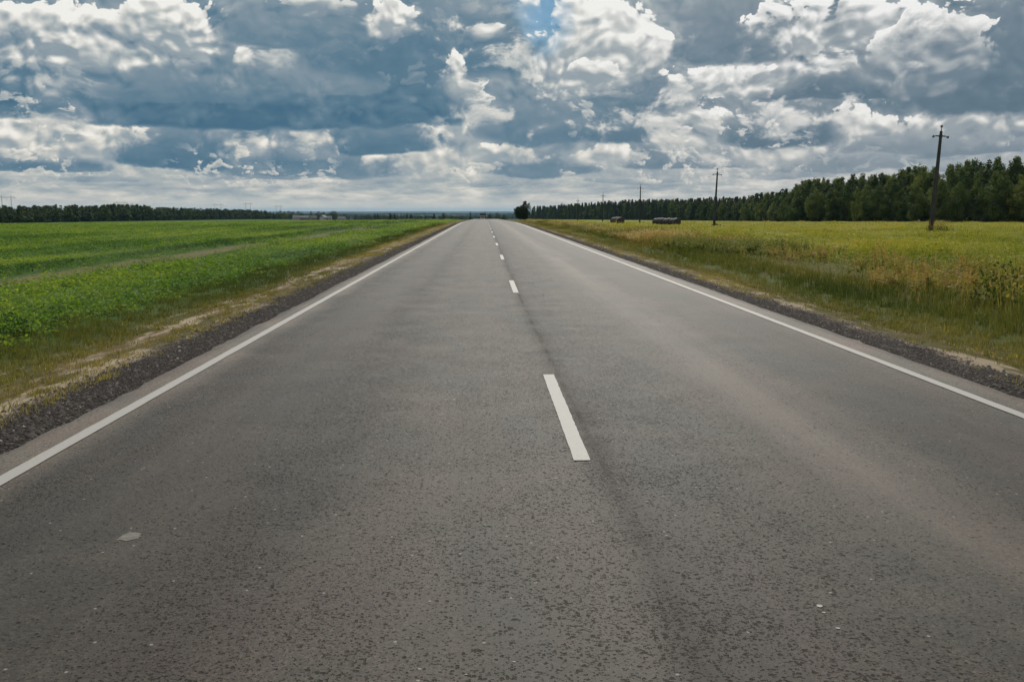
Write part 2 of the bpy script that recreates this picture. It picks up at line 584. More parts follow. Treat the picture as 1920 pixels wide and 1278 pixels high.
def mat_asphalt():
    m, g, out = new_mat('asphalt')
    P = g.node('ShaderNodeTexCoord').outputs['Object']
    x, y, z = g.sep(P)
    wx = g.m('MULTIPLY_ADD', g.m('SUBTRACT', g.noise(P, 0.5, 3), 0.5), 0.5, x)
    u = g.m('DIVIDE', g.m('ADD', wx, 3.2), 7.8)

    def U(v):
        return (v + 3.2) / 7.8
    bri = g.ramp(u, [(U(a), b) for a, b in ((-3.15, .86), (-2.80, .78), (-2.55, .46), (-1.9, .46), (-1.2, .44), (-.5, .52), (.35, .52), (.62, .50), (.70, .38), (1.0, .41),
                                            (1.35, .47), (1.9, .50), (2.35, .66), (2.7, .56), (3.0, .48), (3.6, .47), (4.1, .60), (4.3, .84), (4.5, .86))])
    spk = g.ramp(u, [(U(a), b) for a, b in ((-2.8, .15), (-2.45, .9), (-2.0, .22), (-1.6, .3), (-1.2, 1.0), (-.8, .6), (0.0, .55), (.55, .75), (.8, 1.0), (1.2, .75),
                                            (1.8, .45), (2.3, .12), (2.8, .35), (3.3, .12), (4.4, .1))])
    strk = g.noise(g.vm('MULTIPLY', P, (3.0, .10, 1.0)), 1.0, 5, .6)          # long streaks with the traffic
    blot = g.noise(P, 0.9, 5, .6)
    hue = g.noise(g.vm('MULTIPLY', P, (1.1, .45, 1.0)), 1.0, 3, .5)
    agg = g.noise(P, 62.0, 4, .75)                                              # stones of the mix
    agg2 = g.voro(P, 70.0, 0, .5, 'F1', '3D', 1.0, None, 'Color')
    aggv = g.sep(agg2)[0]
    agg3 = g.noise(P, 150.0, 2, .6)
    pit2 = g.noise(P, 21.0, 4, .7)
    dens = g.noise(P, 1.7, 4, .6)
    prob = g.m('MULTIPLY', spk, g.mr(dens, .3, .65, .30, 1.0))

    def specks(scale, rmax, share, off):                                       # lost stones: separate dark pits
        pv = g.vm('ADD', P, g.vm('MULTIPLY', g.vm('SUBTRACT', g.noise(P, scale * 1.3, 2, .6, 0.0, '3D', True), (.5, .5, .5)), (.9 / scale, .9 / scale, 0.0)))
        vn = g.node('ShaderNodeTexVoronoi', voronoi_dimensions='2D')
        g.put(vn.inputs['Vector'], g.vm('ADD', pv, (off, off * 2.0, 0.0)))
        g.put(vn.inputs['Scale'], scale)
        rc = g.sep(vn.outputs['Color'])
        r1 = g.m('MULTIPLY_ADD', rc[1], rmax * .6, rmax * .4)
        a_ = g.m('LESS_THAN', rc[0], g.m('MULTIPLY', prob, share))
        return g.m('MULTIPLY', a_, g.mr(g.m('DIVIDE', vn.outputs['Distance'], r1), .6, 1.1, 1.0, 0.0))
    pits = g.m('MAXIMUM', g.m('MULTIPLY', specks(52.0, .55, .30, 3.1), .85), g.m('MULTIPLY', specks(100.0, .65, .55, 7.7), .7))
    base = g.mix(g.mr(hue, .38, .62), (.156, .122, .098), (.120, .110, .090))
    base = g.mix(g.mr(blot, .5, .75), base, (.158, .132, .108))
    val = g.m('MULTIPLY', g.m('POWER', g.m('MULTIPLY', bri, 1.35), 1.7), g.m('MULTIPLY_ADD', strk, .9, .55))
    val = g.m('MULTIPLY', val, g.m('MULTIPLY_ADD', g.mr(agg, .3, .7, 0.0, 1.0, 'LINEAR'), 1.0, .5))
    val = g.m('MULTIPLY', val, g.m('MULTIPLY_ADD', aggv, .5, .75))
    val = g.m('MULTIPLY', val, g.m('MULTIPLY_ADD', blot, .6, .70))
    val = g.m('MULTIPLY', val, g.m('MULTIPLY_ADD', g.mr(agg3, .3, .7, 0.0, 1.0, 'LINEAR'), .8, .6))
    val = g.m('MULTIPLY', val, .70)
    col = g.mix(1.0, base, g.xyz(val, val, val), 'MULTIPLY')
    col = g.mix(g.m('MULTIPLY', pits, .72), col, (.016, .014, .011))
    # the paving joint beside the centre line
    sx = g.m('ADD', .665, g.m('MULTIPLY', g.m('SUBTRACT', g.noise(g.vm('MULTIPLY', P, (0.0, .35, 0.0)), 1.0, 4, .6),   .5), .11))
    dx = g.m('ABSOLUTE', g.m('SUBTRACT', x, g.m('ADD', sx, g.mr(y, 2.5, 14, .10, .0, 'LINEAR'))))
    jw = g.noise(g.vm('MULTIPLY', P, (8.0, 2.5, 1.0)), 1.0, 4, .65)
    joint = g.m('MAXIMUM', g.m('MULTIPLY', g.mr(dx, .010, .05, 1.0, 0.0), g.mr(jw, .36, .58, .45, .95)), g.m('MULTIPLY', g.mr(dx, .0, .20, .75, 0.0), g.mr(pit2, .38, .60, .25, 1.0)))
    joint = g.m('MULTIPLY', joint, g.m('MULTIPLY', g.mr(y, 3.6, 7.5, .45, .95), g.mr(dens, .3, .6, .55, 1.0)))
    col = g.mix(joint, col, (.034, .028, .023))
    trk = g.m('MULTIPLY', g.mr(g.m('ABSOLUTE', g.m('SUBTRACT', wx, 2.35)), .12, .6, 1.0, 0.0), g.mr(strk, .35, .6, .3, 1.0))
    col = g.mix(g.m('MULTIPLY', trk, .35), col, (.115, .098, .082))
    # pale chips
    vc = g.node('ShaderNodeTexVoronoi', voronoi_dimensions='2D')
    g.put(vc.inputs['Vector'], P)
    g.put(vc.inputs['Scale'], 9.0)
    chip = g.m('MULTIPLY', g.mr(vc.outputs['Distance'], .04, .07, 1.0, 0.0), g.m('GREATER_THAN', g.sep(vc.outputs['Color'])[0], .90))
    col = g.mix(g.m('MULTIPLY', chip, .8), col, (.26, .245, .22))
    h = g.m('ADD', g.m('MULTIPLY', agg, .5), g.m('MULTIPLY', pits, -1.6))
    n = bump(g, h, .55, .006)
    principled(g, out, col, g.m('MULTIPLY_ADD', agg, .22, .50), g.m('MULTIPLY_ADD', g.m('MAXIMUM', pits, joint), -.16, .19), n)
    return m


def mat_paint():
    m, g, out = new_mat('road_paint')
    P = g.node('ShaderNodeTexCoord').outputs['Object']
    a = g.noise(P, 60, 4, .7)
    b = g.noise(P, 3.5, 5, .6)
    wear = g.mr(g.m('ADD', g.m('MULTIPLY', a, .6), g.m('MULTIPLY', b, .4)), .50, .62)
    col = g.mix(b, (.27, .26, .24), (.37, .355, .33))
    col = g.mix(g.m('MULTIPLY', wear, .55), col, (.24, .22, .20))
    principled(g, out, col, .6, .4, bump(g, a, .35, .003))
    return m


def mat_ground():
    m, g, out = new_mat('ground_soil')
    P = g.node('ShaderNodeTexCoord').outputs['Object']
    x, y, z = g.sep(P)
    n1 = g.noise(P, .8, 5, .62)
    n2 = g.noise(P, 4.5, 5, .65)
    n3 = g.noise(P, 28, 4, .7)
    wx = g.m('ADD', x, g.m('ADD', g.m('MULTIPLY', g.m('SUBTRACT', n1, .5), .95), g.m('MULTIPLY', g.m('SUBTRACT', n2, .5), .55)))
    gravel = (.030, .025, .023)
    dirt = (.135, .105, .075)
    sand = (.36, .29, .21)
    olive = (.075, .072, .024)
    brown = (.105, .072, .030)
    crop = (.040, .085, .014)
    hay = (.19, .20, .034)
    L = g.ramp(g.m('DIVIDE', g.m('MULTIPLY', wx, -1.0), 20.0),
               [(0.0, gravel), (3.85 / 20, gravel), (4.05 / 20, dirt), (4.2 / 20, olive), (4.45 / 20, brown), (4.6 / 20, (.21, .165, .11)), (4.78 / 20, brown),
                (5.0 / 20, olive), (5.8 / 20, (.06, .075, .020)), (6.4 / 20, crop)])
    Rr = g.ramp(g.m('DIVIDE', wx, 20.0),
                [(0.0, gravel), (5.2 / 20, gravel), (5.45 / 20, dirt), (5.65 / 20, olive), (6.1 / 20, brown), (6.6 / 20, olive), (7.6 / 20, (.07, .085, .022)),
                 (9.0 / 20, (.075, .068, .022)), (12.0 / 20, (.10, .10, .025)), (13.5 / 20, hay)])
    col = g.mix(g.m('GREATER_THAN', x, 0.7), L, Rr)
    ax = g.m('ABSOLUTE', wx)
    # bare sandy patches in the trodden verge
    band = g.m('MULTIPLY', g.mr(ax, 3.7, 4.1), g.mr(ax, 4.9, 5.6, 1.0, 0.0))
    band2 = g.m('MULTIPLY', g.mr(wx, 5.2, 5.5), g.mr(wx, 5.9, 6.6, 1.0, 0.0))
    bn = g.noise(g.vm('MULTIPLY', P, (1.6, .5, 1.0)), 1.3, 5, .65)
    sandm = g.m('MULTIPLY', g.m('MAXIMUM', g.m('MULTIPLY', band, g.m('LESS_THAN', x, 0.0)), g.m('MULTIPLY', band2, .8)), g.mr(bn, .50, .60))
    col = g.mix(g.m('MULTIPLY', sandm, .85), col, sand)
    # gravel stones
    vs = g.node('ShaderNodeTexVoronoi')
    g.put(vs.inputs['Vector'], P)
    g.put(vs.inputs['Scale'], 60.0)
    sv = g.sep(vs.outputs['Color'])[0]
    isg = g.m('MAXIMUM', g.m('MULTIPLY', g.m('GREATER_THAN', wx, -3.9), g.m('LESS_THAN', wx, 0.0)), g.m('MULTIPLY', g.m('LESS_THAN', wx, 5.2), g.m('GREATER_THAN', wx, 0.0)))
    col = g.mix(g.m('MULTIPLY', isg, g.mr(sv, .3, 1.0, 0, .6, 'LINEAR')), col, (.085, .068, .058))
    # tractor tracks and drill rows in the crop, all running with the road
    rows = g.noise(g.vm('MULTIPLY', P, (.9, .02, 1.0)), 1.0, 4, .55)
    infield = g.m('LESS_THAN', wx, -6.2)
    col = g.mix(g.m('MULTIPLY', infield, g.mr(rows, .45, .65, 0, .65)), col, (.085, .150, .022))
    tr = g.mr(g.m('ABSOLUTE', g.m('ADD', wx, 11.6)), .5, 1.1, 1.0, 0.0)
    tr2 = g.mr(g.m('ABSOLUTE', g.m('ADD', wx, 35.0)), .4, 1.2, .7, 0.0)
    col = g.mix(g.m('MULTIPLY', g.m('MAXIMUM', tr, tr2), g.mr(n2, .3, .6, .3, .9)), col, (.15, .115, .06))
    rfield = g.mr(wx, 12.0, 14.0)
    col = g.mix(g.m('MULTIPLY', rfield, g.mr(n1, .4, .62, 0, .6)), col, (.13, .17, .028))
    rb = g.noise(g.vm('MULTIPLY', P, (.05, .03, 1.0)), 1.0, 4, .6)
    col = g.mix(g.m('MULTIPLY', rfield, g.mr(rb, .5, .7, 0, .5)), col, (.24, .22, .045))
    # beyond a kilometre and a half: woods with a few pale fields between
    fr = g.mr(y, 1300, 1700)
    fn = g.noise(g.vm('MULTIPLY', P, (.0007, .0011, 0.0)), 1.0, 3, .5)
    farc = g.mix(g.mr(fn, .56, .62), (.018, .032, .016), (.10, .115, .045))
    col = g.mix(fr, col, farc)
    v = g.m('MULTIPLY_ADD', n3, .8, .6)
    v = g.m('MULTIPLY', v, g.m('MULTIPLY_ADD', n2, .8, .6))
    col = g.mix(1.0, col, g.xyz(v, v, v), 'MULTIPLY')
    h = g.m('ADD', g.m('MULTIPLY', n3, .6), g.m('ADD', n2, g.m('MULTIPLY', g.m('MULTIPLY', vs.outputs['Distance'], isg), -1.2)))
    principled(g, out, col, .95, .1, bump(g, h, .8, .04))
    return m


def mat_leaf(name, stops, trans=.35, rough=.7, rnd=0.0, spec=.25):
    """foliage: colour from the per-leaf tint, some light passing through"""
    m, g, out = new_mat(name)
    at = g.node('ShaderNodeAttribute', attribute_name='tint')
    f = at.outputs['Fac']
    if rnd:
        oi = g.node('ShaderNodeObjectInfo')
        f = g.m('ADD', f, g.m('MULTIPLY', g.m('SUBTRACT', oi.outputs['Random'], .5), rnd))
    col = g.ramp(f, stops)
    p = g.node('ShaderNodeBsdfPrincipled')
    g.put(p.inputs['Base Color'], col)
    p.inputs['Roughness'].default_value = rough
    p.inputs['Specular IOR Level'].default_value = spec
    tr = g.node('ShaderNodeBsdfTranslucent')
    g.put(tr.inputs[0], g.mix(1.0, col, (1.25, 1.3, .6), 'MULTIPLY'))
    mx = g.node('ShaderNodeMixShader')
    mx.inputs[0].default_value = trans
    g.l.new(p.outputs[0], mx.inputs[1])
    g.l.new(tr.outputs[0], mx.inputs[2])
    g.l.new(mx.outputs[0], out.inputs[0])
    return m


def mat_plain(name, c1, c2, scale=8.0, rough=.8, spec=.3, bs=.3, bd=.01, metal=0.0, stretch=(1, 1, 1)):
    m, g, out = new_mat(name)
    P = g.node('ShaderNodeTexCoord').outputs['Object']
    n = g.noise(g.vm('MULTIPLY', P, stretch), scale, 5, .6)
    principled(g, out, g.mix(g.mr(n, .3, .7), c1, c2), rough, spec, bump(g, n, bs, bd), metal)
    return m


M = dict(
    asphalt=mat_asphalt(), paint=mat_paint(), ground=mat_ground(),
    crop=mat_leaf('crop_leaf', [(0, (.020, .055, .012)), (.35, (.062, .135, .018)), (.65, (.150, .235, .026)), (1, (.29, .33, .05))], .48),
    grass=mat_leaf('grass_blade', [(0, (.034, .055, .014)), (.35, (.110, .115, .030)), (.65, (.21, .165, .060)), (1, (.42, .33, .16))], .45),
    hay=mat_leaf('meadow_leaf', [(0, (.045, .078, .014)), (.4, (.18, .198, .028)), (.7, (.31, .285, .045)), (1, (.38, .29, .08))], .42),
    weed=mat_leaf('weed_leaf', [(0, (.026, .050, .012)), (.35, (.105, .135, .028)), (.52, (.20, .19, .055)), (.68, (.33, .25, .09)), (.82, (.30, .15, .055)), (1, (.48, .39, .20))], .42),
    spruce=mat_leaf('spruce_needles', [(0, (.010, .021, .011)), (.5, (.030, .052, .022)), (1, (.075, .100, .036))], .18, .8, .5),
    decid=mat_leaf('broad_leaves', [(0, (.020, .038, .013)), (.5, (.070, .105, .028)), (1, (.17, .185, .045))], .3, .75, .7),
    bark=mat_plain('bark', (.05, .042, .035), (.10, .085, .07), 14, .9, .2, .6, .03, 0, (1, 1, .2)),
    birch=mat_plain('birch_bark', (.40, .38, .35), (.14, .13, .12), 3, .8, .2, .3, .02, 0, (1, 1, 3)),
    pole=mat_plain('weathered_concrete', (.020, .021, .022), (.036, .037, .038), 3, .85, .3, .4, .01, 0, (1, 1, .3)),
    iron=mat_plain('dark_iron', (.03, .03, .032), (.05, .048, .045), 6, .6, .4, .2, .005, .3),
    insul=mat_plain('dark_glass_insulator', (.02, .03, .035), (.03, .04, .045), 6, .3, .5, .1, .002),
    bale=mat_plain('bale_wrap', (.016, .014, .018), (.034, .030, .034), 5, .6, .35, .6, .05, 0, (1, 3, 1)),
    baleend=mat_plain('bale_end', (.025, .02, .018), (.05, .042, .034), 9, .9, .2, .8, .05),
    tower=mat_plain('galvanised_steel', (.16, .17, .175), (.22, .23, .235), 2, .6, .4, .1, .01, .4),
    wall=mat_plain('pale_render', (.25, .245, .24), (.33, .325, .31), 1.2, .85, .2, .2, .02),
    walldark=mat_plain('grey_boards', (.13, .125, .125), (.18, .175, .17), 1.2, .85, .2, .2, .02),
    roof=mat_plain('grey_roof', (.10, .10, .11), (.16, .155, .16), 2, .7, .3, .3, .03),
    roofdark=mat_plain('dark_roof', (.02, .022, .025), (.035, .036, .04), 2, .7, .3, .3, .03),
    glass=mat_plain('window_glass', (.02, .025, .03), (.03, .035, .04), 2, .1, .5, 0.0, .01),
    stone=mat_leaf('gravel_stone', [(0, (.014, .012, .011)), (.5, (.040, .033, .030)), (.85, (.10, .082, .070)), (1, (.28, .25, .22))], 0.0, .85),
    chip=mat_plain('pale_chip', (.26, .245, .22), (.46, .44, .40), 40, .8, .3, .2, .002),
)

# ------------------------------------------------------------------ ground and road
ys = np.concatenate([np.arange(-3, 40, .25), np.arange(40, 130, 1.0), np.arange(130, 420, 3.0),
                     np.geomspace(420, 28000, 90)])
ys = np.concatenate([[-60, -30, -12], ys])
xl = ROAD_L - np.concatenate([[0], np.arange(.25, 3.6, .25), np.arange(3.8, 14, .6), np.geomspace(14.5, 18000, 70)])
xr = ROAD_R + np.concatenate([[0], np.arange(.25, 3.6, .25), np.arange(3.8, 14, .6), np.geomspace(14.5, 18000, 70)])
xs = np.concatenate([xl[::-1], [-1.5, 0, 1.5, 3.0], xr])


def grid(xs, ys, zf, jit=None):
    X, Y = np.meshgrid(xs, ys)
    if jit is not None:
        X = X + jit
    Z = zf(X, Y)
    V = np.stack([X, Y, Z], -1).reshape(-1, 3)
    nx, ny = len(xs), len(ys)
    i = np.arange(ny - 1)[:, None] * nx + np.arange(nx - 1)[None, :]
    Fq = np.stack([i, i + 1, i + 1 + nx, i + nx], -1).reshape(-1, 4)
    return V, Fq


V, Fq = grid(xs, ys, zground)
ground = link('ground', np_mesh('ground', V, Fq, smooth=True), M['ground'])
tag(ground, kind='structure')

yr = ys[ys < 1500]
rx = np.array([ROAD_L, ROAD_L, ROAD_L + .12, -2.0, -.8, .7, 2.2, 3.4, ROAD_R - .12, ROAD_R, ROAD_R])
jit = np.zeros((len(yr), len(rx)))
ej = rng.normal(0, .010, (len(yr), 2)) + .008 * np.sin(yr * .9)[:, None] * np.array([1, -1])
ej += rng.normal(0, .009, (len(yr), 2)) * (rng.random((len(yr), 2)) > .75)
jit[:, 0] = jit[:, 1] = ej[:, 0]
jit[:, -1] = jit[:, -2] = ej[:, 1]


def zroad_surf(X, Y):
    z = zroad(Y) - 0.010 * np.abs(X - .7) / 3.0
    z[:, 0] -= .10
    z[:, -1] -= .10
    return z


V, Fq = grid(rx, yr, zroad_surf, jit)
road = link('road', np_mesh('road', V, Fq, smooth=False), M['asphalt'])
tag(road, kind='structure')


def zsurf(x, y):
    return zroad(y) - 0.010 * abs(x - .7) / 3.0


def stripe(name, xc, w, y0, y1, seed):
    r = np.random.default_rng(seed)
    yy = yr[(yr > y0) & (yr < y1)]
    yy = np.concatenate([[y0], yy, [y1]])
    if y1 < 60:
        yy = np.unique(np.concatenate([yy, np.arange(y0, y1, .08)]))
    yy = yy[np.concatenate([[True], np.diff(yy) > .03])]
    j = r.normal(0, .0016, (len(yy), 2))
    X = np.stack([np.full(len(yy), xc - w / 2), np.full(len(yy), xc + w / 2)], 1) + j
    Y = np.stack([yy, yy], 1)
    Z = zsurf(X, Y) + .005 + np.clip(Y / 60., 0, 1) * .006
    V = np.stack([X, Y, Z], -1).reshape(-1, 3)
    i = np.arange(len(yy) - 1) * 2
    return link(name, np_mesh(name, V, np.stack([i, i + 1, i + 3, i + 2], -1)), M['paint'], road)


stripe('edge_line', -2.862, .105, -2, 480, 1)
stripe('edge_line', 4.185, .105, -2, 480, 2)
dash_y = 5.50
k = 0
while dash_y < 330:
    stripe('centre_dash', .62 - .0004 * dash_y, .105, dash_y, dash_y + 3.03, 10 + k)
    dash_y += 11.65
    k += 1


def splat(name, px, py, r1, r2, mat, seed, parent=road):
    """pale irregular spot on the road surface, at a point of the photo's road"""
    r = np.random.default_rng(seed)
    D = CAM_H * F_PX / (py - 394.0) / math.cos(PITCH)
    x = (px - 907.0) / F_PX * D
    d = (D - CAM_H * math.sin(PITCH)) / math.cos(PITCH)
    mb = MB()
    n = 28
    vs = [(x, d, zsurf(x, d) + .003)]
    for i in range(n):
        t = 2 * math.pi * i / n
        q = 1 + r.normal(0, .07)
        xx, yy = x + math.cos(t) * r1 * q, d + math.sin(t) * r2 * q
        vs.append((xx, yy, zsurf(xx, yy) + .0025))
    mb.add(vs, [(0, 1 + i, 1 + (i + 1) % n) for i in range(n)])
    return mb.build(name, mat, parent)


M['spot'] = mat_plain('pale_spot', (.11, .105, .09), (.17, .16, .14), 40, .8, .3, .2, .002)
splat('pale_spot', 250, 995, .05, .058, M['spot'], 3)
for i, (px, py, a, b) in enumerate(((850, 748, .019, .02), (1540, 1143, .016, .022), (1548, 1156, .012, .008), (1575, 1186, .012, .012), (1040, 897, .016, .012), (905, 752, .012, .012),
                                    (960, 1240, .008, .008), (870, 1262, .007, .006), (835, 748, .01, .01))):
    splat('chip_mark', px, py, a * .7, b * .6, M['chip'], 20 + i)

# ------------------------------------------------------------------ scattering of small plants and stones, one mesh per kind
def scatter(xfun0, xfun1, d0, d1, rho, margin=2.0, r=rng):
    """points on the ground between two offsets from the road; rho(d) = plants per square metre"""
    pts = []
    edges = np.geomspace(d0, d1, 40)
    for a, b in zip(edges[:-1], edges[1:]):
        dm = .5 * (a + b)
        lo, hi = max(xfun0, -.57 * b - margin), min(xfun1, .62 * b + margin)
        if hi <= lo:
            continue
        n = r.poisson(rho(dm) * (b - a) * (hi - lo))
        pts.append(np.stack([r.uniform(lo, hi, n), r.uniform(a, b, n)], 1))
    p = np.concatenate(pts) if pts else np.zeros((0, 2))
    return p


def tuft(n, h, spread, w, lean, r):
    """n grass blades: quads narrowing to the tip, bent once"""
    V, Fc = [], []
    for i in range(n):
        a = r.uniform(0, 2 * math.pi)
        rr = spread * math.sqrt(r.random())
        bx, by = rr * math.cos(a), rr * math.sin(a)
        hh = h * r.uniform(.45, 1.1)
        la = r.uniform(0, 2 * math.pi)
        ll = hh * lean * r.uniform(.2, 1.2)
        fa = r.uniform(0, math.pi)
        dx, dy = math.cos(fa) * w / 2, math.sin(fa) * w / 2
        o = len(V)
        mx, my = bx + ll * .35 * math.cos(la), by + ll * .35 * math.sin(la)
        tx, ty = bx + ll * math.cos(la), by + ll * math.sin(la)
        V += [(bx - dx, by - dy, -.02), (bx + dx, by + dy, -.02), (mx + dx * .8, my + dy * .8, hh * .6), (mx - dx * .8, my - dy * .8, hh * .6),
              (tx + dx * .15, ty + dy * .15, hh), (tx - dx * .15, ty - dy * .15, hh)]
        Fc += [(o, o + 1, o + 2, o + 3), (o + 3, o + 2, o + 4, o + 5)]
    return np.array(V), np.array(Fc), np.array([r.normal(0, .1) for i in range(n) for _ in (0, 1)])


def leafy(n, h, spread, s, r, low=.15, flat=.6):
    """n leaf quads filling a low dome"""
    V, Fc, T = [], [], []
    for i in range(n):
        a = r.uniform(0, 2 * math.pi)
        rr = spread * math.sqrt(r.random())
        z = h * (low + (1 - low) * r.random() * math.sqrt(max(0, 1 - (rr / spread) ** 2 * .8)))
        c = np.array((rr * math.cos(a), rr * math.sin(a), z))
        nrm = np.array((r.normal(), r.normal(), flat * 2 + r.normal() * .4))
        nrm /= np.linalg.norm(nrm)
        u = np.cross(nrm, (r.normal(), r.normal(), r.normal()))
        u /= np.linalg.norm(u) + 1e-9
        v = np.cross(nrm, u)
        ss = s * r.uniform(.6, 1.3)
        o = len(V)
        V += [c - u * ss * .62, c - v * ss * .32 + nrm * ss * .1, c + u * ss * .62, c + v * ss * .32 + nrm * ss * .1]
        Fc.append((o, o + 1, o + 2, o + 3))
        T.append(r.normal(0, .12) + .18 * (z / h - .5))
    return np.array(V), np.array(Fc), np.array(T)


def stalks(n, h, spread, r, head=.5):
    """dry upright stems with a ragged seed head"""
    V, Fc, T = [], [], []
    for i in range(n):
        a, rr = r.uniform(0, 2 * math.pi), spread * math.sqrt(r.random())
        b = np.array((rr * math.cos(a), rr * math.sin(a), -.02))
        hh = h * r.uniform(.6, 1.1)
        t = b + np.array((r.normal(0, .09) * hh, r.normal(0, .09) * hh, hh))
        fa = r.uniform(0, math.pi)
        d = np.array((math.cos(fa), math.sin(fa), 0)) * .006
        o = len(V)
        V += [b - d, b + d, t + d * .6, t - d * .6]
        Fc.append((o, o + 1, o + 2, o + 3))
        T.append(r.normal(.05, .08))
        for q in range(int(7 + 5 * r.random())):
            f = 1 - head * r.random()
            c = b + (t - b) * f + r.normal(0, .018, 3)
            u = r.normal(0, 1, 3)
            u /= np.linalg.norm(u)
            v = np.cross(u, r.normal(0, 1, 3))
            v /= np.linalg.norm(v) + 1e-9
            s = r.uniform(.012, .032) * (1.1 if f > .7 else 1.5)
            o = len(V)
            V += [c - u * s, c - v * s * .6, c + u * s, c + v * s * .6]
            Fc.append((o, o + 1, o + 2, o + 3))
            T.append(r.normal(.14 if f > .62 else -.2, .1))
    return np.array(V), np.array(Fc), np.array(T)


def pebble(r):
    V = np.array([(1, 0, 0), (.3, .9, 0), (-.8, .6, 0), (-.8, -.6, 0), (.3, -.9, 0), (.1, 0, .75), (.05, 0, -.5)], float)
    V *= r.uniform(.7, 1.25, V.shape)
    Fc = []
    for i in range(5):
        Fc.append((i, (i + 1) % 5, 5, 5))
    return V, Fc


def spread_mesh(name, templates, pts, scale, tint, mat, zs=None, lift=0.0, r=rng):
    """templates: list of (V, F, T); copies written into ONE mesh"""
    which = r.integers(0, len(templates), len(pts))
    Vs, Fs, Ts, off = [], [], [], 0
    zz = zground(pts[:, 0], pts[:, 1]) + lift
    for k, (V, Fc, T) in enumerate(templates):
        ix = np.nonzero(which == k)[0]
        if len(ix) == 0:
            continue
        a = r.uniform(0, 2 * math.pi, len(ix))
        c, s = np.cos(a)[:, None], np.sin(a)[:, None]
        sc = scale[ix][:, None]
        sz = sc if zs is None else zs[ix][:, None]
        X = (V[None, :, 0] * c - V[None, :, 1] * s) * sc + pts[ix, 0][:, None]
        Y = (V[None, :, 0] * s + V[None, :, 1] * c) * sc + pts[ix, 1][:, None]
        Z = V[None, :, 2] * sz + zz[ix][:, None]
        nv = V.shape[0]
        Vs.append(np.stack([X, Y, Z], -1).reshape(-1, 3))
        Fs.append((Fc[None] + (off + np.arange(len(ix)) * nv)[:, None, None]).reshape(-1, Fc.shape[1]))
        Ts.append((T[None] + tint[ix][:, None]).reshape(-1))
        off += nv * len(ix)
    me = np_mesh(name, np.concatenate(Vs), np.concatenate(Fs), np.concatenate(Ts))
    return link(name, me, mat)


def vnoise(p, s, seed=0):
    """cheap smooth value noise on the ground plane, -1..1"""
    r = np.random.default_rng(1000 + seed)
    out = np.zeros(len(p))
    for i in range(7):
        a = r.uniform(0, 2 * math.pi)
        f = s * r.uniform(.6, 2.2)
        out += np.sin((p[:, 0] * math.cos(a) + p[:, 1] * math.sin(a) * .6) * f + r.uniform(0, 6.28))
    return out / 3.0


# --- left: the leafy green crop
tpl = [leafy(22, .19, .17, .052, rng) for _ in range(6)]
p = scatter(-400, -6.1, 6.5, 260, lambda d: 17 * min(1, (22 / d) ** 1.45))
keep = (np.abs(p[:, 0] + 11.6 + .25 * vnoise(p, .3, 3)) > 1.0) | (rng.random(len(p)) < .10)
keep &= ~((p[:, 0] > -6.9) & (rng.random(len(p)) < (p[:, 0] + 6.9) / .8))
p = p[keep]
d = p[:, 1]
sc = (1 + d / 55) * rng.uniform(.7, 1.25, len(p))
zs = np.minimum(.8 + d / 200, 1.5) * rng.uniform(.6, 1.3, len(p)) * (1 + .3 * vnoise(p, .5, 1))
rowt = np.sin(p[:, 0] * 1.9 + .5 * vnoise(p, .2, 5))
tint = .56 + .13 * vnoise(p, .35, 2) + .12 * vnoise(p * np.array([1.0, .12]), .9, 6) + .08 * rowt + rng.normal(0, .11, len(p)) + .12 * sstep(-9.5, -6.5, p[:, 0]) - .30 * np.exp(-((p[:, 0] + 13.9) / 1.1) ** 2) - .22 * np.exp(-((p[:, 0] + 19) / 1.3) ** 2) - .22 * np.exp(-((p[:, 0] + 30) / 2.5) ** 2)
o = spread_mesh('crop', tpl, p, sc, tint, M['crop'], zs)
tag(o, 'low leafy green crop filling the field left of the road', 'crop', kind='stuff')

# --- verges: short grass both sides, thin and dry next to the gravel
tg = [tuft(16, .085, .09, .007, .7, rng) for _ in range(5)]
pl = scatter(-7.0, -3.75, 5, 130, lambda d: 75 * min(1, (9 / d) ** 1.3))
f = vnoise(pl * np.array([1.0, .45]), 2.2, 8)
den = np.where(pl[:, 0] > -4.75, .52, 1.0) - .8 * np.exp(-((pl[:, 0] + 4.6 + .16 * vnoise(pl, .8, 9)) / .15) ** 2) * (.5 + .5 * vnoise(pl, .7, 12))
pl = pl[rng.random(len(pl)) < den + .35 * f]
pr = scatter(5.1, 9.6, 6, 140, lambda d: 62 * min(1, (9 / d) ** 1.3))
f = vnoise(pr * np.array([1.0, .45]), 2.0, 10)
pr = pr[rng.random(len(pr)) < np.where(pr[:, 0] < 6.0, .5, 1.0) + .4 * f]
p = np.concatenate([pl, pr])
side = np.concatenate([np.zeros(len(pl)), np.ones(len(pr))])
tl = np.where(side == 0, ROAD_L - p[:, 0], p[:, 0] - ROAD_R)
sc = (1 + p[:, 1] / 35) * rng.uniform(.6, 1.3, len(p))
zs = (1 + p[:, 1] / 120) * rng.uniform(.6, 1.4, len(p)) * (.55 + .55 * sstep(.8, 3.2, tl)) * np.where(side == 1, 1 + 1.3 * sstep(2.2, 4.4, tl), 1.0)
tint = .62 - .30 * sstep(1.0, 3.4, tl) + .12 * vnoise(p, .7, 11) + .14 * vnoise(p * np.array([1.0, .2]), 1.8, 13) - np.where(side == 0, .20 * sstep(1.6, 2.6, tl), 0.0) + rng.normal(0, .07, len(p))
o = spread_mesh('grass', tg, p, sc, tint, M['grass'], zs)
tag(o, 'short olive and dry grass along both verges of the road', 'grass', kind='stuff')

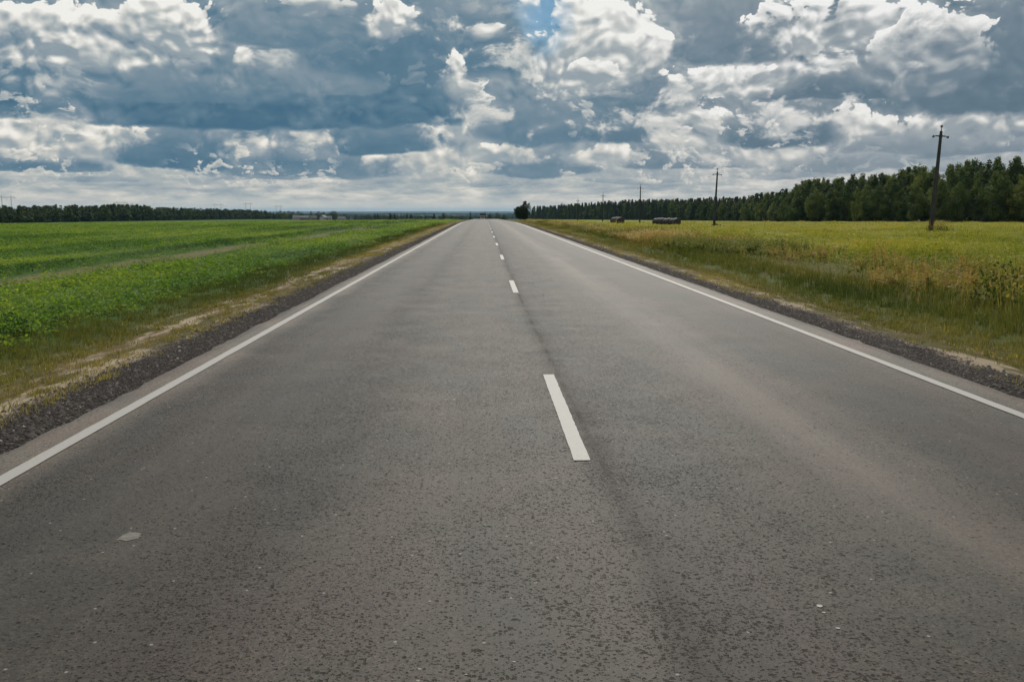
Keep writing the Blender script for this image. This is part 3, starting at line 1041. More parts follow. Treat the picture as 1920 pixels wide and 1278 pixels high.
# --- right: strip of tall dry weeds, then the yellow green meadow
ts = [stalks(10, .80, .17, rng) for _ in range(5)]
p = scatter(8.3, 15.0, 9, 210, lambda d: 16 * min(1, (20 / d) ** 1.1))
f = vnoise(p * np.array([1, .5]), .55, 21)
cen = 10.6 + .8 * np.sin(p[:, 1] * .09 + 1)
p = p[rng.random(len(p)) < np.exp(-((p[:, 0] - cen) / 2.1) ** 2) * (.45 + .75 * f)]
d = p[:, 1]
sc = (1 + d / 60) * rng.uniform(.7, 1.2, len(p))
zs = (.85 + .35 * vnoise(p, .6, 22)) * rng.uniform(.7, 1.2, len(p)) * np.interp(d, [20, 50, 100], [1.0, .75, .42])
tint = .64 + .24 * vnoise(p, .35, 23) + .12 * vnoise(p, .09, 24) + rng.normal(0, .08, len(p))
o = spread_mesh('dry_weeds', ts, p, sc, np.clip(tint, .3, .9), M['weed'], np.maximum(zs, .25))
tag(o, 'strip of tall brown and straw coloured weeds beside the right verge', 'weeds', kind='stuff')

tl2 = [leafy(24, .40, .2, .055, rng, .1, .25) for _ in range(5)]
p = scatter(8.0, 15.5, 9, 190, lambda d: 7 * min(1, (20 / d) ** 1.1))
p = p[rng.random(len(p)) < .55 + .5 * vnoise(p, .5, 31)]
d = p[:, 1]
sc = (1 + d / 60) * rng.uniform(.6, 1.2, len(p))
zs = np.maximum(.25, .7 + .4 * vnoise(p, .5, 32)) * rng.uniform(.6, 1.2, len(p)) * np.interp(d, [20, 50, 100], [1.0, .8, .55])
tint = .33 + .13 * vnoise(p, .4, 33) + rng.normal(0, .06, len(p))
o = spread_mesh('green_weeds', tl2, p, sc, tint, M['weed'], zs)
tag(o, 'dark green leafy weeds growing between the dry stalks', 'weeds', kind='stuff')

tm = [leafy(14, .2, .17, .07, rng, .1, .45) for _ in range(4)] + [tuft(14, .26, .14, .012, .5, rng) for _ in range(3)]
tm = [(V_, F_, T_) for V_, F_, T_ in tm]
p = scatter(12.0, 300, 16, 330, lambda d: 13 * min(1, (25 / d) ** 1.55))
d = p[:, 1]
sc = (1 + d / 50) * rng.uniform(.7, 1.3, len(p))
zs = np.minimum(1 + d / 600, 1.25) * rng.uniform(.5, 1.4, len(p)) * np.maximum(.3, .85 + .5 * vnoise(p, .45, 41)) * np.where(rng.random(len(p)) < .04, 1.9, 1.0)
tint = .54 + .16 * vnoise(p, .35, 42) + .08 * vnoise(p, .05, 43) + rng.normal(0, .06, len(p)) + .08 * sstep(30, 120, d)
o = spread_mesh('meadow', tm, p, sc, tint, M['hay'], zs)
tag(o, 'yellow green meadow plants covering the field right of the road', 'meadow', kind='stuff')

# --- gravel on both shoulders
pv = []
for _ in range(6):
    V_, F_ = pebble(rng)
    pv.append((V_, np.array(F_)[:, :3], np.zeros(5)))
pl = scatter(-4.05, -3.1, 4.5, 45, lambda d: 2000 * min(1, (7 / d) ** 1.9))
pr = scatter(4.5, 5.5, 6, 55, lambda d: 1400 * min(1, (9 / d) ** 1.9))
p = np.concatenate([pl, pr])
edge = np.where(p[:, 0] < 0, ROAD_L - p[:, 0], p[:, 0] - ROAD_R)
p = p[rng.random(len(p)) < np.clip(1.1 - sstep(.6, 1.1, edge) + .25 * vnoise(p, 3, 51), .04, 1)]
sc = np.exp(rng.normal(math.log(.0072), .5, len(p))) * (1 + p[:, 1] / 40)
o = spread_mesh('gravel', pv, p, sc, np.clip(rng.normal(.45, .2, len(p)), 0, 1), M['stone'], None, .004)
tag(o, 'dark crushed stone on the shoulders beside the asphalt', 'gravel', kind='stuff')


# ------------------------------------------------------------------ trees
def unit(v):
    return v / (np.linalg.norm(v) + 1e-9)


def leaf_quads(C, Nn, size, r):
    n = len(C)
    u = np.cross(Nn, r.normal(0, 1, (n, 3)))
    u /= np.linalg.norm(u, axis=1)[:, None] + 1e-9
    v = np.cross(Nn, u)
    s = (size * r.uniform(.6, 1.4, n))[:, None]
    V = np.stack([C - u * s, C - v * s * .7, C + u * s * r.uniform(.7, 1.2, (n, 1)), C + v * s * .7], 1).reshape(-1, 3)
    Fc = np.arange(n * 4).reshape(n, 4)
    return V, Fc


def crown_spruce(seed, nl=2600, wid=.17, low=.03, leaf=.013):
    r = np.random.default_rng(seed)
    C, Nn = [], []
    lv = 30
    for i in range(lv):
        f = i / (lv - 1)
        z = low + (1 - low) * f ** .92
        rad = wid * (1 - f) ** .9 * r.uniform(.8, 1.12) + .006
        nb = max(4, int(11 * (1 - f) + 4))
        for b in range(nb):
            a = r.uniform(0, 2 * math.pi)
            L = rad * r.uniform(.65, 1.2)
            m = max(2, int(nl / (lv * 8) * (L / wid + .35)))
            t = r.uniform(.05, 1, m) ** .8
            x, y = np.cos(a) * L * t, np.sin(a) * L * t
            zz = z - L * .32 * t + L * .12 * t ** 2
            c = np.stack([x, y, zz], 1) + r.normal(0, .010 + .012 * (1 - f), (m, 3)) * np.array([1, 1, .6])
            C.append(c)
            n_ = np.stack([np.cos(a) * np.full(m, .5), np.sin(a) * np.full(m, .5), np.full(m, .8)], 1) + r.normal(0, .5, (m, 3))
            Nn.append(n_)
    C, Nn = np.concatenate(C), np.concatenate(Nn)
    Nn /= np.linalg.norm(Nn, axis=1)[:, None]
    V, Fc = leaf_quads(C, Nn, leaf, r)
    T = np.clip(.45 + r.normal(0, .14, len(Fc)), 0, 1)
    return V, Fc, T


def crown_decid(seed, nl=4200, wid=.24, low=.10, leaf=.014, clumps=26, pointy=.6, upright=1.0):
    r = np.random.default_rng(seed)
    C, Nn, T = [], [], []
    cs = []
    for i in range(clumps):
        f = (i + r.random()) / clumps
        z = low + (.94 - low) * f
        prof = math.sin(math.pi * min(1, (f * .86 + .16))) ** pointy
        rad = wid * prof * r.uniform(.25, .85)
        a = r.uniform(0, 2 * math.pi)
        cs.append((rad * math.cos(a), rad * math.sin(a), z, wid * r.uniform(.26, .46) * (.42 + .62 * prof)))
    cs.append((0, 0, .95, wid * .20))
    tot = sum(c[3] ** 2 for c in cs)
    for (x, y, z, q) in cs:
        m = int(nl * q * q / tot)
        dv = r.normal(0, 1, (m, 3))
        dv /= np.linalg.norm(dv, axis=1)[:, None]
        rr = q * r.uniform(.35, 1.08, m) ** .6
        c = np.array((x, y, z)) + dv * rr[:, None] * np.array([1, 1, 1.0 * upright])
        c += r.normal(0, q * .07, (m, 3))
        C.append(c)
        Nn.append(dv + r.normal(0, .55, (m, 3)) + np.array([0, 0, .25]))
        T.append(np.full(m, .48 + r.normal(0, .12)) + r.normal(0, .12, m))
    C, Nn, T = np.concatenate(C), np.concatenate(Nn), np.concatenate(T)
    k = (C[:, 2] > .015)
    C, Nn, T = C[k], Nn[k], T[k]
    Nn /= np.linalg.norm(Nn, axis=1)[:, None]
    V, Fc = leaf_quads(C, Nn, leaf, r)
    return V, Fc, np.clip(T, 0, 1)


def trunk_mesh(name, seed, top=.85, r0=.011, limbs=5):
    r = np.random.default_rng(seed)
    mb = MB()
    pts = [(r.normal(0, .004) * i, r.normal(0, .004) * i, -.02 + (top + .02) * i / 6) for i in range(7)]
    mb.tube(pts, [r0 * (1 - .82 * i / 6) for i in range(7)], 7)
    for i in range(limbs):
        f = r.uniform(.25, .8)
        a = r.uniform(0, 6.28)
        L = .12 * (1 - f) + .03
        z = f * top
        mb.tube([(0, 0, z), (math.cos(a) * L * .5, math.sin(a) * L * .5, z + L * .25), (math.cos(a) * L, math.sin(a) * L, z + L * .7)],
                [r0 * .4, r0 * .28, r0 * .1], 5)
    return mb.mesh(name)


def with_mat(me, mat):
    me.materials.append(mat)
    return me


KINDS = {'spruce': [], 'broadleaf': []}
for s in range(5):
    V_, F_, T_ = crown_spruce(100 + s, 5200, (.21, .25, .19, .27, .23)[s])
    KINDS['spruce'].append((with_mat(trunk_mesh('trunk', 200 + s, .9, .010, 3), M['bark']), with_mat(np_mesh('crown', V_, F_, T_), M['spruce'])))
for s in range(6):
    V_, F_, T_ = crown_decid(300 + s, 7000, (.22, .26, .20, .28, .24, .21)[s], (.06, .10, .05, .12, .04, .08)[s], .0115, (40, 46, 36, 50, 42, 38)[s], .75)
    KINDS['broadleaf'].append((with_mat(trunk_mesh('trunk', 400 + s, .8, .011, 7), M['bark']), with_mat(np_mesh('crown', V_, F_, T_), M['decid'])))
BIRCH_TRUNKS = [with_mat(trunk_mesh('trunk', 480 + s, .85, .014, 6), M['birch']) for s in range(2)]


def place_tree(name, kind, var, x, y, h, label, cat, group=None, w=1.0, z=None, trunk=None, rz=None):
    tm_, cm_ = KINDS[kind][var % len(KINDS[kind])]
    o = empty(name, (x, y, (zground(x, y) if z is None else z)), random.uniform(0, 6.28) if rz is None else rz)
    o.scale = (h * w, h * w, h)
    tag(o, label, cat, group)
    a = bpy.data.objects.new('trunk', trunk or tm_)
    b = bpy.data.objects.new('crown', cm_)
    for c in (a, b):
        c.parent = o
        COL.objects.link(c)
    return o


# skyline of the wood on the right, read off the photograph: photo x -> photo y of the tree tops
TOPX = [985, 1000, 1030, 1060, 1100, 1150, 1200, 1250, 1300, 1350, 1400, 1420, 1450, 1480, 1500, 1520, 1560, 1600, 1650, 1700, 1725, 1760, 1800, 1850, 1920, 2050]
TOPY = [391, 389, 388, 386, 383, 380, 378, 377, 376, 374, 373, 367, 364, 357, 346, 341, 338, 333, 328, 320, 317, 322, 312, 307, 303, 296]
EDX = [985, 1000, 1100, 1200, 1300, 1400, 1500, 1700, 1920, 2060]
EDD = [1330, 1220, 960, 800, 640, 490, 370, 300, 256, 225]


def px_of(x, y):
    return 907 + x / y * F_PX


rw = np.random.default_rng(77)
wood = []
px = 2050.0
while px > 992:
    D = float(np.interp(px, EDX, EDD))
    step = (4.0 + rw.uniform(0, 2.6)) / D * F_PX * (1.0 if px > 1400 else 1.25)
    # the edge runs obliquely away: keep neighbours apart along it as well
    slope = abs(float(np.interp(px + 5, EDX, EDD)) - float(np.interp(px - 5, EDX, EDD))) / 10.0
    along = math.hypot(1 / F_PX * D, slope * 1.0)
    step = max(3.0 if px < 1400 else 5.0, (4.2 + rw.uniform(0, 2.4)) / along)
    for row in range(5):
        off = row * rw.uniform(4.5, 7.5) + rw.uniform(0, 3.0)
        p2 = px + rw.uniform(-.4, .4) * step
        D2 = D + off * (1.0 if px > 1450 else 2.2)
        X2 = (p2 - 907) / F_PX * D2 + off * .5
        ppx = px_of(X2, D2)
        ztop = CAM_H + (394 - float(np.interp(ppx, TOPX, TOPY))) / F_PX * D2
        zb = float(zground(X2, D2))
        h = (ztop - zb)
        h *= (rw.uniform(.62, .92) if row == 0 else rw.uniform(.90, 1.12))
        nearp = sstep(1380, 1520, ppx)
        h = min(max(h, 6.0), 26.0)
        kind = 'broadleaf' if rw.random() < (.22 + .62 * nearp if row > 0 else .35 + .55 * nearp) else 'spruce'
        if kind == 'spruce' and nearp > .5:
            h *= .93
        wood.append((h / D2 * (1.0 if row < 2 else .45), row, X2, D2, h, kind, ppx))
    px -= step
wood.sort(key=lambda t: -t[0])
SECT = [(1850, 'at the right end of the high wood'), (1690, 'around the tall leaning pole'),
        (1500, 'in the high wood left of the leaning pole'), (1385, 'where the high wood steps down'),
        (1210, 'in the low belt behind the second pole'), (0, 'in the far low belt near the willow')]
NIND = 290
for i, (sc_, row, X2, D2, h, kind, ppx) in enumerate(wood[:NIND]):
    sect = next(s for a, s in SECT if ppx > a)
    rowt_ = 'front row' if row == 0 else 'inner'
    if kind == 'spruce':
        lab, cat, nm = f'dark pointed spruce, {rowt_}, {sect}', 'spruce', 'spruce_tree'
    else:
        lab, cat, nm = f'rounded broadleaf tree, {rowt_}, {sect}', 'tree', 'broadleaf_tree'
    place_tree(nm, kind, i, X2, D2, h, lab, cat, f'{cat} {rowt_} trees {sect}', w=rw.uniform(1.0, 1.35) * (1.15 if kind == 'spruce' else 1.0))


# the rest of that wood, and the far woods, each as one mass
def wood_mass(name, items, label, seed, nq=420):
    r = np.random.default_rng(seed)
    tpls = []
    for s in range(3):
        tpls.append(('spruce', crown_spruce(600 + s, nq * 1.2, .19, .03, .035)))
        tpls.append(('broadleaf', crown_decid(650 + s, nq, .25, .05, .036, 14)))
    pts = np.array([(a, b) for a, b, _, _ in items])
    for kd, mat in (('spruce', M['spruce']), ('broadleaf', M['decid'])):
        ix = [i for i, it in enumerate(items) if it[3] == kd]
        if not ix:
            continue
        yield kd, [t for k_, t in tpls if k_ == kd], pts[ix], np.array([items[i][2] for i in ix]), mat


def build_mass(name, items, label, seed, nq=420, wf=1.0):
    Vs, Fs, Ts, Mi, off = [], [], [], [], 0
    r = np.random.default_rng(seed)
    for kd, tp, pts, hs, mat in wood_mass(name, items, label, seed, nq):
        for j in range(len(pts)):
            V_, F_, T_ = tp[r.integers(len(tp))]
            a = r.uniform(0, 6.28)
            c, s = math.cos(a), math.sin(a)
            w = hs[j] * r.uniform(.9, 1.3) * wf
            X = (V_[:, 0] * c - V_[:, 1] * s) * w + pts[j, 0]
            Y = (V_[:, 0] * s + V_[:, 1] * c) * w + pts[j, 1]
            Z = V_[:, 2] * hs[j] + float(zground(pts[j, 0], pts[j, 1]))
            Vs.append(np.stack([X, Y, Z], 1))
            Fs.append(F_ + off)
            Ts.append(np.clip(T_ + r.normal(0, .12), 0, 1))
            Mi.append(np.full(len(F_), 0 if kd == 'spruce' else 1))
            off += len(V_)
    me = np_mesh(name, np.concatenate(Vs), np.concatenate(Fs), np.concatenate(Ts))
    me.materials.append(M['spruce'])
    me.materials.append(M['decid'])
    me.polygons.foreach_set('material_index', np.concatenate(Mi).astype(np.int32))
    o = link(name, me)
    tag(o, label, 'wood', kind='stuff')
    return o


build_mass('dense_wood', [(t[2], t[3], t[4], t[5]) for t in wood[NIND:]], 'depth of the dark wood behind its edge trees on the right', 5, 500)

# left wood: base along x = -313, tops from the photo
LTX = [-80, 0, 60, 120, 200, 232, 270, 310, 350, 400, 440, 480, 520]
LTY = [384, 385, 386, 385, 385, 383, 384, 388, 390, 391, 392, 393.5, 395]
items = []
rl = np.random.default_rng(31)
y_ = 470.0
while y_ < 1350:
    for row in range(4):
        x_ = -313 - row * 7 + rl.uniform(-4, 4)
        yy = y_ + rl.uniform(-3, 3)
        pp = px_of(x_, yy)
        zt = CAM_H + (394 - float(np.interp(pp, LTX, LTY))) / F_PX * yy
        h = (zt - float(zground(x_, yy))) * rl.uniform(.78, 1.04) * (.85 if row == 0 else 1.0)
        items.append((x_, yy, max(4.0, h), 'broadleaf' if rl.random() < .88 else 'spruce'))
    y_ += rl.uniform(3.5, 6.0)
build_mass('left_wood', items, 'long low dark wood along the far edge of the green field', 6, 560, 1.45)

# far woods below the horizon, in patches
items = []
rf = np.random.default_rng(41)
for _ in range(46):
    D = math.exp(rf.uniform(math.log(1900), math.log(9000)))
    cx = rf.uniform(-.32, .12) * D
    wx_, wy_ = rf.uniform(60, 240) * D / 2500, rf.uniform(10, 40) * D / 2500
    n = int(26 + .42 * wx_)
    for i in range(n):
        items.append((cx + rf.uniform(-1, 1) * wx_, D + rf.uniform(-1, 1) * wy_, rf.uniform(9, 13), 'broadleaf' if rf.random() < .5 else 'spruce'))
o = build_mass('distant_woods', items, 'bluish woods strung out below the far horizon', 9, 70, 2.0)

# trees and bushes standing singly along the far rim of the field and the road
V_, F_, T_ = crown_decid(701, 4200, .34, .06, .013, 30, .35)
bush_me = with_mat(np_mesh('crown', V_, F_, T_), M['spruce'])
KINDS['bush'] = [(with_mat(trunk_mesh('trunk', 702, .6, .02, 6), M['bark']), bush_me)]


def crown_upright(seed, n=13, leaf=.017):
    r = np.random.default_rng(seed)
    C, Nn, T = [], [], []
    for i in range(n):
        a = r.uniform(0, 6.28)
        f = math.sqrt((i + .3) / n)
        rad = .40 * f
        H = 1.0 - .58 * f ** 1.2 + r.uniform(-.1, .06)
        m = 700
        t = r.uniform(0.02, 1, m)
        bulge = .115 * np.sin(np.pi * np.clip(t * .75 + .22, 0, 1)) + .012
        an = r.uniform(0, 6.28, m)
        q = np.sqrt(r.random(m))
        lean = rad * (.45 + .6 * t)
        C.append(np.stack([math.cos(a) * lean + np.cos(an) * bulge * q, math.sin(a) * lean + np.sin(an) * bulge * q, .04 + t * H * .96], 1))
        Nn.append(np.stack([np.cos(an), np.sin(an), np.full(m, .2)], 1) + r.normal(0, .5, (m, 3)))
        T.append(np.clip(r.normal(.4, .12, m), 0, 1))
    C, Nn, T = np.concatenate(C), np.concatenate(Nn), np.concatenate(T)
    Nn /= np.linalg.norm(Nn, axis=1)[:, None]
    V, Fc = leaf_quads(C, Nn, leaf, r)
    return V, Fc, T


V_, F_, T_ = crown_upright(801)
KINDS['willow'] = [(with_mat(trunk_mesh('trunk', 803, .8, .03, 9), M['bark']), with_mat(np_mesh('crown', V_, F_, T_), M['spruce']))]


def at(px, D):
    return (px - 907.0) / F_PX * D


def top_to_h(px, D, ytop):
    x = at(px, D)
    return CAM_H + (394 - ytop) / F_PX * D - float(zground(x, D))


place_tree('roadside_willow', 'willow', 0, at(983, 262), 262, top_to_h(983, 262, 373), 'bushy dark willow with upright shoots, alone beside the right edge of the road', 'tree', rz=.6, w=1.5)
SINGLES = [
    (882, 640, 396.5, 'spruce', 'thin dark spruce just left of the far end of the road', 1.0),
    (832, 420, 398, 'bush', 'broad dark bush on the far rim of the green field, nearest the road', 1.1),
    (815, 520, 400, 'spruce', 'stubby dark tree left of the broad bush on the field rim', 2.2),
    (846, 480, 402, 'bush', 'low bush at the right foot of the broad dark bush', .9),
    (918, 520, 399.5, 'bush', 'dark spreading tree right of the oncoming truck past the road crest', 1.3),
    (932, 520, 398, 'bush', 'taller dark tree on the right of the spreading tree past the road crest', .9),
    (909, 560, 397.5, 'spruce', 'slim dark tree directly over the oncoming truck past the road crest', 1.3),
    (945, 420, 401, 'bush', 'low dark bush on the rough grass before the roadside willow', 1.5),
]
for i, (px, D, yt, kd, lab, w) in enumerate(SINGLES):
    place_tree('bush' if kd == 'bush' else 'spruce_tree', kd, i, at(px, D), D, max(2.0, top_to_h(px, D, yt)), lab, 'bush' if kd == 'bush' else 'tree', w=w)
for i, (px, yt) in enumerate(((694, 402), (706, 400.5), (711, 401), (724, 403), (734, 399), (742, 400.5), (753, 403.5), (765, 400), (772, 401), (786, 404), (800, 404), (856, 403.5), (864, 403))):
    D = 760 + 25 * (i % 3)
    place_tree('field_rim_tree', 'spruce' if i % 3 else 'bush', i, at(px, D), D, top_to_h(px, D, yt), 'small dark tree in the broken row on the far rim of the green field', 'tree',
               'small trees on the far rim of the green field', w=2.1)
# trees around the village
for i, (px, yt, w) in enumerate(((532, 394.5, 1.4), (540, 395.5, 1.6), (549, 395, 1.6), (556, 396, 1.5), (566, 395.5, 1.4), (588, 395.5, 1.2), (603, 396, 1.6), (612, 397, 1.5), (628, 395, 1.8), (634, 396, 1.4), (650, 401, 1.2), (524, 398, 1.5), (598, 400, 1.2))):
    D = 1290 + 20 * (i % 4)
    place_tree('village_tree', 'broadleaf' if i % 2 else 'bush', i, at(px, D), D, top_to_h(px, D, yt), 'dark tree among the pale houses of the far village', 'tree', 'trees among the far village houses', w=w)
# two birches with pale trunks on the wood's edge
place_tree('birch_tree', 'broadleaf', 2, at(1606, 318), 318, 12.5, 'pale trunked birch on the edge of the high wood, left of the tall leaning pole', 'birch', w=.75, trunk=BIRCH_TRUNKS[0])
place_tree('birch_tree', 'broadleaf', 0, at(1419, 440), 440, 9.5, 'pale trunked birch on the wood edge just right of the second pole', 'birch', w=.7, trunk=BIRCH_TRUNKS[1])


# ------------------------------------------------------------------ power poles
def pole_meshes():
    out = {}
    H = 9.8
    mb = MB()
    vs = []
    for z, a, b in ((-.3, .19, .16), (.0, .185, .155), (H - .55, .095, .08), (H - .45, .08, .07)):
        vs += [(-a, -b, z), (a, -b, z), (a, b, z), (-a, b, z)]
    fs = [(3, 2, 1, 0), (12, 13, 14, 15)]
    for i in range(3):
        for k in range(4):
            k2 = (k + 1) % 4
            fs.append((i * 4 + k, i * 4 + k2, i * 4 + 4 + k2, i * 4 + 4 + k))
    mb.add(vs, fs)
    out['shaft'] = with_mat(mb.mesh('shaft'), M['pole'])
    mb = MB()
    mb.box(0, 0, H - .90, 1.0, .10, .10)
    mb.box(0, 0, H - .90, .26, .27, .16)
    mb.tube([(-.46, 0, H - .86), (-.60, 0, H - .97), (-.64, 0, H - .93)], .022, 6)
    mb.tube([(.46, 0, H - .86), (.60, 0, H - .97), (.64, 0, H - .93)], .022, 6)
    out['crossarm'] = with_mat(mb.mesh('crossarm'), M['iron'])
    mb = MB()
    mb.tube([(0, 0, H - .5), (0, 0, H - .1)], [.05, .025], 8)
    out['top_pin'] = with_mat(mb.mesh('top_pin'), M['iron'])
    mb = MB()
    mb.lathe([(.03, -.06), (.10, -.07), (.08, -.03), (.13, 0), (.10, .06), (.11, .09), (.05, .15)], 12)
    out['insulator'] = with_mat(mb.mesh('insulator'), M['insul'])
    return out, H


PM, PH = pole_meshes()
POLES = [
    (41.7, 83.0, R(2.3), 'tall dark power pole leaning right, nearest one, with three insulators'),
    (39.0, 152.0, R(1.9), 'power pole in the meadow right of the long row of bales'),
    (40.0, 231.0, R(.4), 'power pole between the short and the long row of bales'),
    (40.2, 305.0, R(.3), 'thin power pole just left of the short row of bales'),
    (40.0, 384.0, R(.2), 'faint thin power pole over the far low belt, second furthest away'),
    (40.0, 462.0, R(.1), 'faintest power pole, furthest along the line near the willow'),
]
for i, (x, y, lean, lab) in enumerate(POLES):
    e = empty('power_pole', (x, y, float(zground(x, y))))
    e.rotation_euler = (0, lean, R(4))
    tag(e, lab, 'power pole', 'power poles along the meadow')
    for nm in ('shaft', 'crossarm', 'top_pin'):
        c = bpy.data.objects.new(nm, PM[nm])
        c.parent = e
        COL.objects.link(c)
    for loc in ((-.70, 0, PH - 1.0), (.70, 0, PH - 1.0), (0, 0, PH - .06)):
        c = bpy.data.objects.new('insulator', PM['insulator'])
        c.parent = e
        c.location = loc
        COL.objects.link(c)


# ------------------------------------------------------------------ bales
def bale_meshes():
    r_, L = .76, 1.24
    n = 26
    mb = MB()
    prof = [(r_ - .09, -L / 2), (r_ - .03, -L / 2 + .03), (r_, -L / 2 + .10), (r_ + .008, -.2), (r_ - .006, 0), (r_ + .008, .2), (r_, L / 2 - .10), (r_ - .03, L / 2 - .03), (r_ - .09, L / 2)]
    vs, fs = [], []
    rr = np.random.default_rng(5)
    for q, (a, h) in enumerate(prof):
        for k_ in range(n):
            t = 2 * math.pi * k_ / n
            j = 1 + rr.normal(0, .008)
            z = math.sin(t) * a * j
            z = max(z, -r_ + .07)
            vs.append((math.cos(t) * a * j * 1.02, h, z + r_ - .07))
    for i in range(len(prof) - 1):
        for k_ in range(n):
            k2 = (k_ + 1) % n
            fs.append((i * n + k_, (i + 1) * n + k_, (i + 1) * n + k2, i * n + k2))
    mb.add(vs, fs)
    wrap = mb.mesh('wrap')
    wrap.polygons.foreach_set('use_smooth', [True] * len(wrap.polygons))
    out = [with_mat(wrap, M['bale'])]
    for sgn in (-1, 1):
        mb = MB()
        rings = [(r_ - .085, 0), (r_ - .22, .012), (r_ - .42, -.006), (.08, .01)]
        vs, fs = [], []
        for a, dz in rings:
            for k_ in range(n):
                t = 2 * math.pi * k_ / n
                vs.append((math.cos(t) * a * 1.02, sgn * (L / 2 + dz), max(math.sin(t) * a, -r_ + .07) + r_ - .07))
        for i in range(len(rings) - 1):
            for k_ in range(n):
                k2 = (k_ + 1) % n
                fs.append((i * n + k_, i * n + k2, (i + 1) * n + k2, (i + 1) * n + k_))
        fs.append(tuple((len(rings) - 1) * n + k_ for k_ in range(n)))
        mb.add(vs, fs)
        out.append(with_mat(mb.mesh('end_face'), M['baleend']))
    return out


BM = bale_meshes()


def bale_row(px, D, ang, n, labels, group):
    x0, y0 = at(px, D), D
    dx, dy = math.cos(ang), math.sin(ang)
    for i in range(n):
        x, y = x0 + dx * 1.36 * i, y0 + dy * 1.36 * i
        e = empty('hay_bale', (x, y, float(zground(x, y)) + .01), ang - math.pi / 2 + random.uniform(-.05, .05))
        s = random.uniform(.96, 1.04)
        e.scale = (s, 1, s)
        tag(e, labels[i], 'hay bale', group)
        for nm, me in zip(('wrap', 'end_face', 'end_face'), BM):
            c = bpy.data.objects.new(nm, me)
            c.parent = e
            COL.objects.link(c)


ORD = ['nearest bale, its dark round end facing the road,', 'second bale from the near end', 'third bale from the near end', 'fourth bale from the near end', 'fifth bale from the near end',
       'sixth bale from the near end', 'last bale at the far left end']
bale_row(1161, 184, R(106), 3, [f'{ORD[i]} of the short row of dark bales' for i in (0, 1)] + ['last bale at the far left end of the short row of dark bales'], 'short row of dark round bales')
bale_row(1267, 186, R(109), 7, [f'{ORD[i]} of the long row of dark bales' for i in range(7)], 'long row of dark round bales')


# ------------------------------------------------------------------ single plants in the near field
def plant(name, x, y, parts, label, cat):
    e = empty(name, (x, y, float(zground(x, y))))
    tag(e, label, cat)
    for nm, (V_, F_, T_), mat, t in parts:
        link(nm, np_mesh(nm, V_, F_, T_ + t), mat, e)


rp = np.random.default_rng(91)
plant('weed_clump', 41.6, 81.6, [('dry_stems', stalks(90, 1.35, 1.15, rp), M['weed'], .72), ('leaves', leafy(300, .9, 1.1, .12, rp, .05, .2), M['weed'], -.08)],
      'clump of dry weeds at the foot of the tall leaning pole', 'weeds')
plant('weed_clump', 39.1, 151.2, [('leaves', leafy(260, .8, .9, .14, rp, .05, .2), M['weed'], -.08)], 'small dark weed clump at the foot of the second pole', 'weeds')
plant('shrub', 9.75, 16.6, [('leaves', leafy(420, .85, .5, .06, rp, .05, .2), M['weed'], .02), ('dry_stems', stalks(10, .95, .35, rp), M['weed'], .35)],
      'dark leafy shrub at the right edge among the dry weeds', 'shrub')
plant('shrub', -6.95, 12.9, [('leaves', leafy(420, .42, .40, .045, rp, .05, .3), M['crop'], -.42)], 'dark green bushy plant at the left edge of the crop', 'shrub')
plant('shrub', 13.4, 40.5, [('leaves', leafy(200, .5, .34, .08, rp, .05, .3), M['weed'], -.05)], 'small dark round bush on the meadow behind the dry weeds', 'shrub')


# ------------------------------------------------------------------ houses far off
def house(px, D, w, dpt, hw, hr, rz, wall, roof, label, group=None, z=None, name='house'):
    x = at(px, D)
    e = empty(name, (x, D, float(zground(x, D)) if z is None else z), rz)
    tag(e, label, 'house', group)
    mb = MB()
    a, b = w / 2, dpt / 2
    vs = [(-a, -b, -.5), (a, -b, -.5), (a, b, -.5), (-a, b, -.5), (-a, -b, hw), (a, -b, hw), (a, b, hw), (-a, b, hw), (-a, 0, hw + hr), (a, 0, hw + hr)]
    mb.add(vs, [(0, 1, 5, 4), (1, 2, 6, 9, 5), (2, 3, 7, 6), (3, 0, 4, 8, 7)])
    mb.build('wall', wall, e)
    mb = MB()
    a2, b2, t = a + .4, b + .45, .16
    drop = hr * .45 / b
    for s in (-1, 1):
        p0, p1 = (0, hw + hr + .03), (s * b2, hw - drop + .03)
        vs = []
        for xx in (-a2, a2):
            vs += [(xx, p0[0], p0[1]), (xx, p1[0], p1[1]), (xx, p1[0], p1[1] + t), (xx, p0[0], p0[1] + t)]
        fs = [(0, 1, 2, 3), (7, 6, 5, 4), (0, 4, 5, 1), (1, 5, 6, 2), (2, 6, 7, 3)]
        mb.add(vs, fs)
    rf_ = mb.build('roof', roof, e)
    mb = MB()
    mb.box(w * .22, dpt * .12, hw + hr * .9, .6, .6, 1.5)
    mb.build('chimney', M['walldark'], rf_)
    n = max(2, int(w / 3))
    for i in range(n):
        xx = -a + w * (i + .5) / n
        mb = MB()
        mb.box(xx, -b - .03, hw * .55, 1.0, .06, 1.3)
        mb.build('window', M['glass'], e)




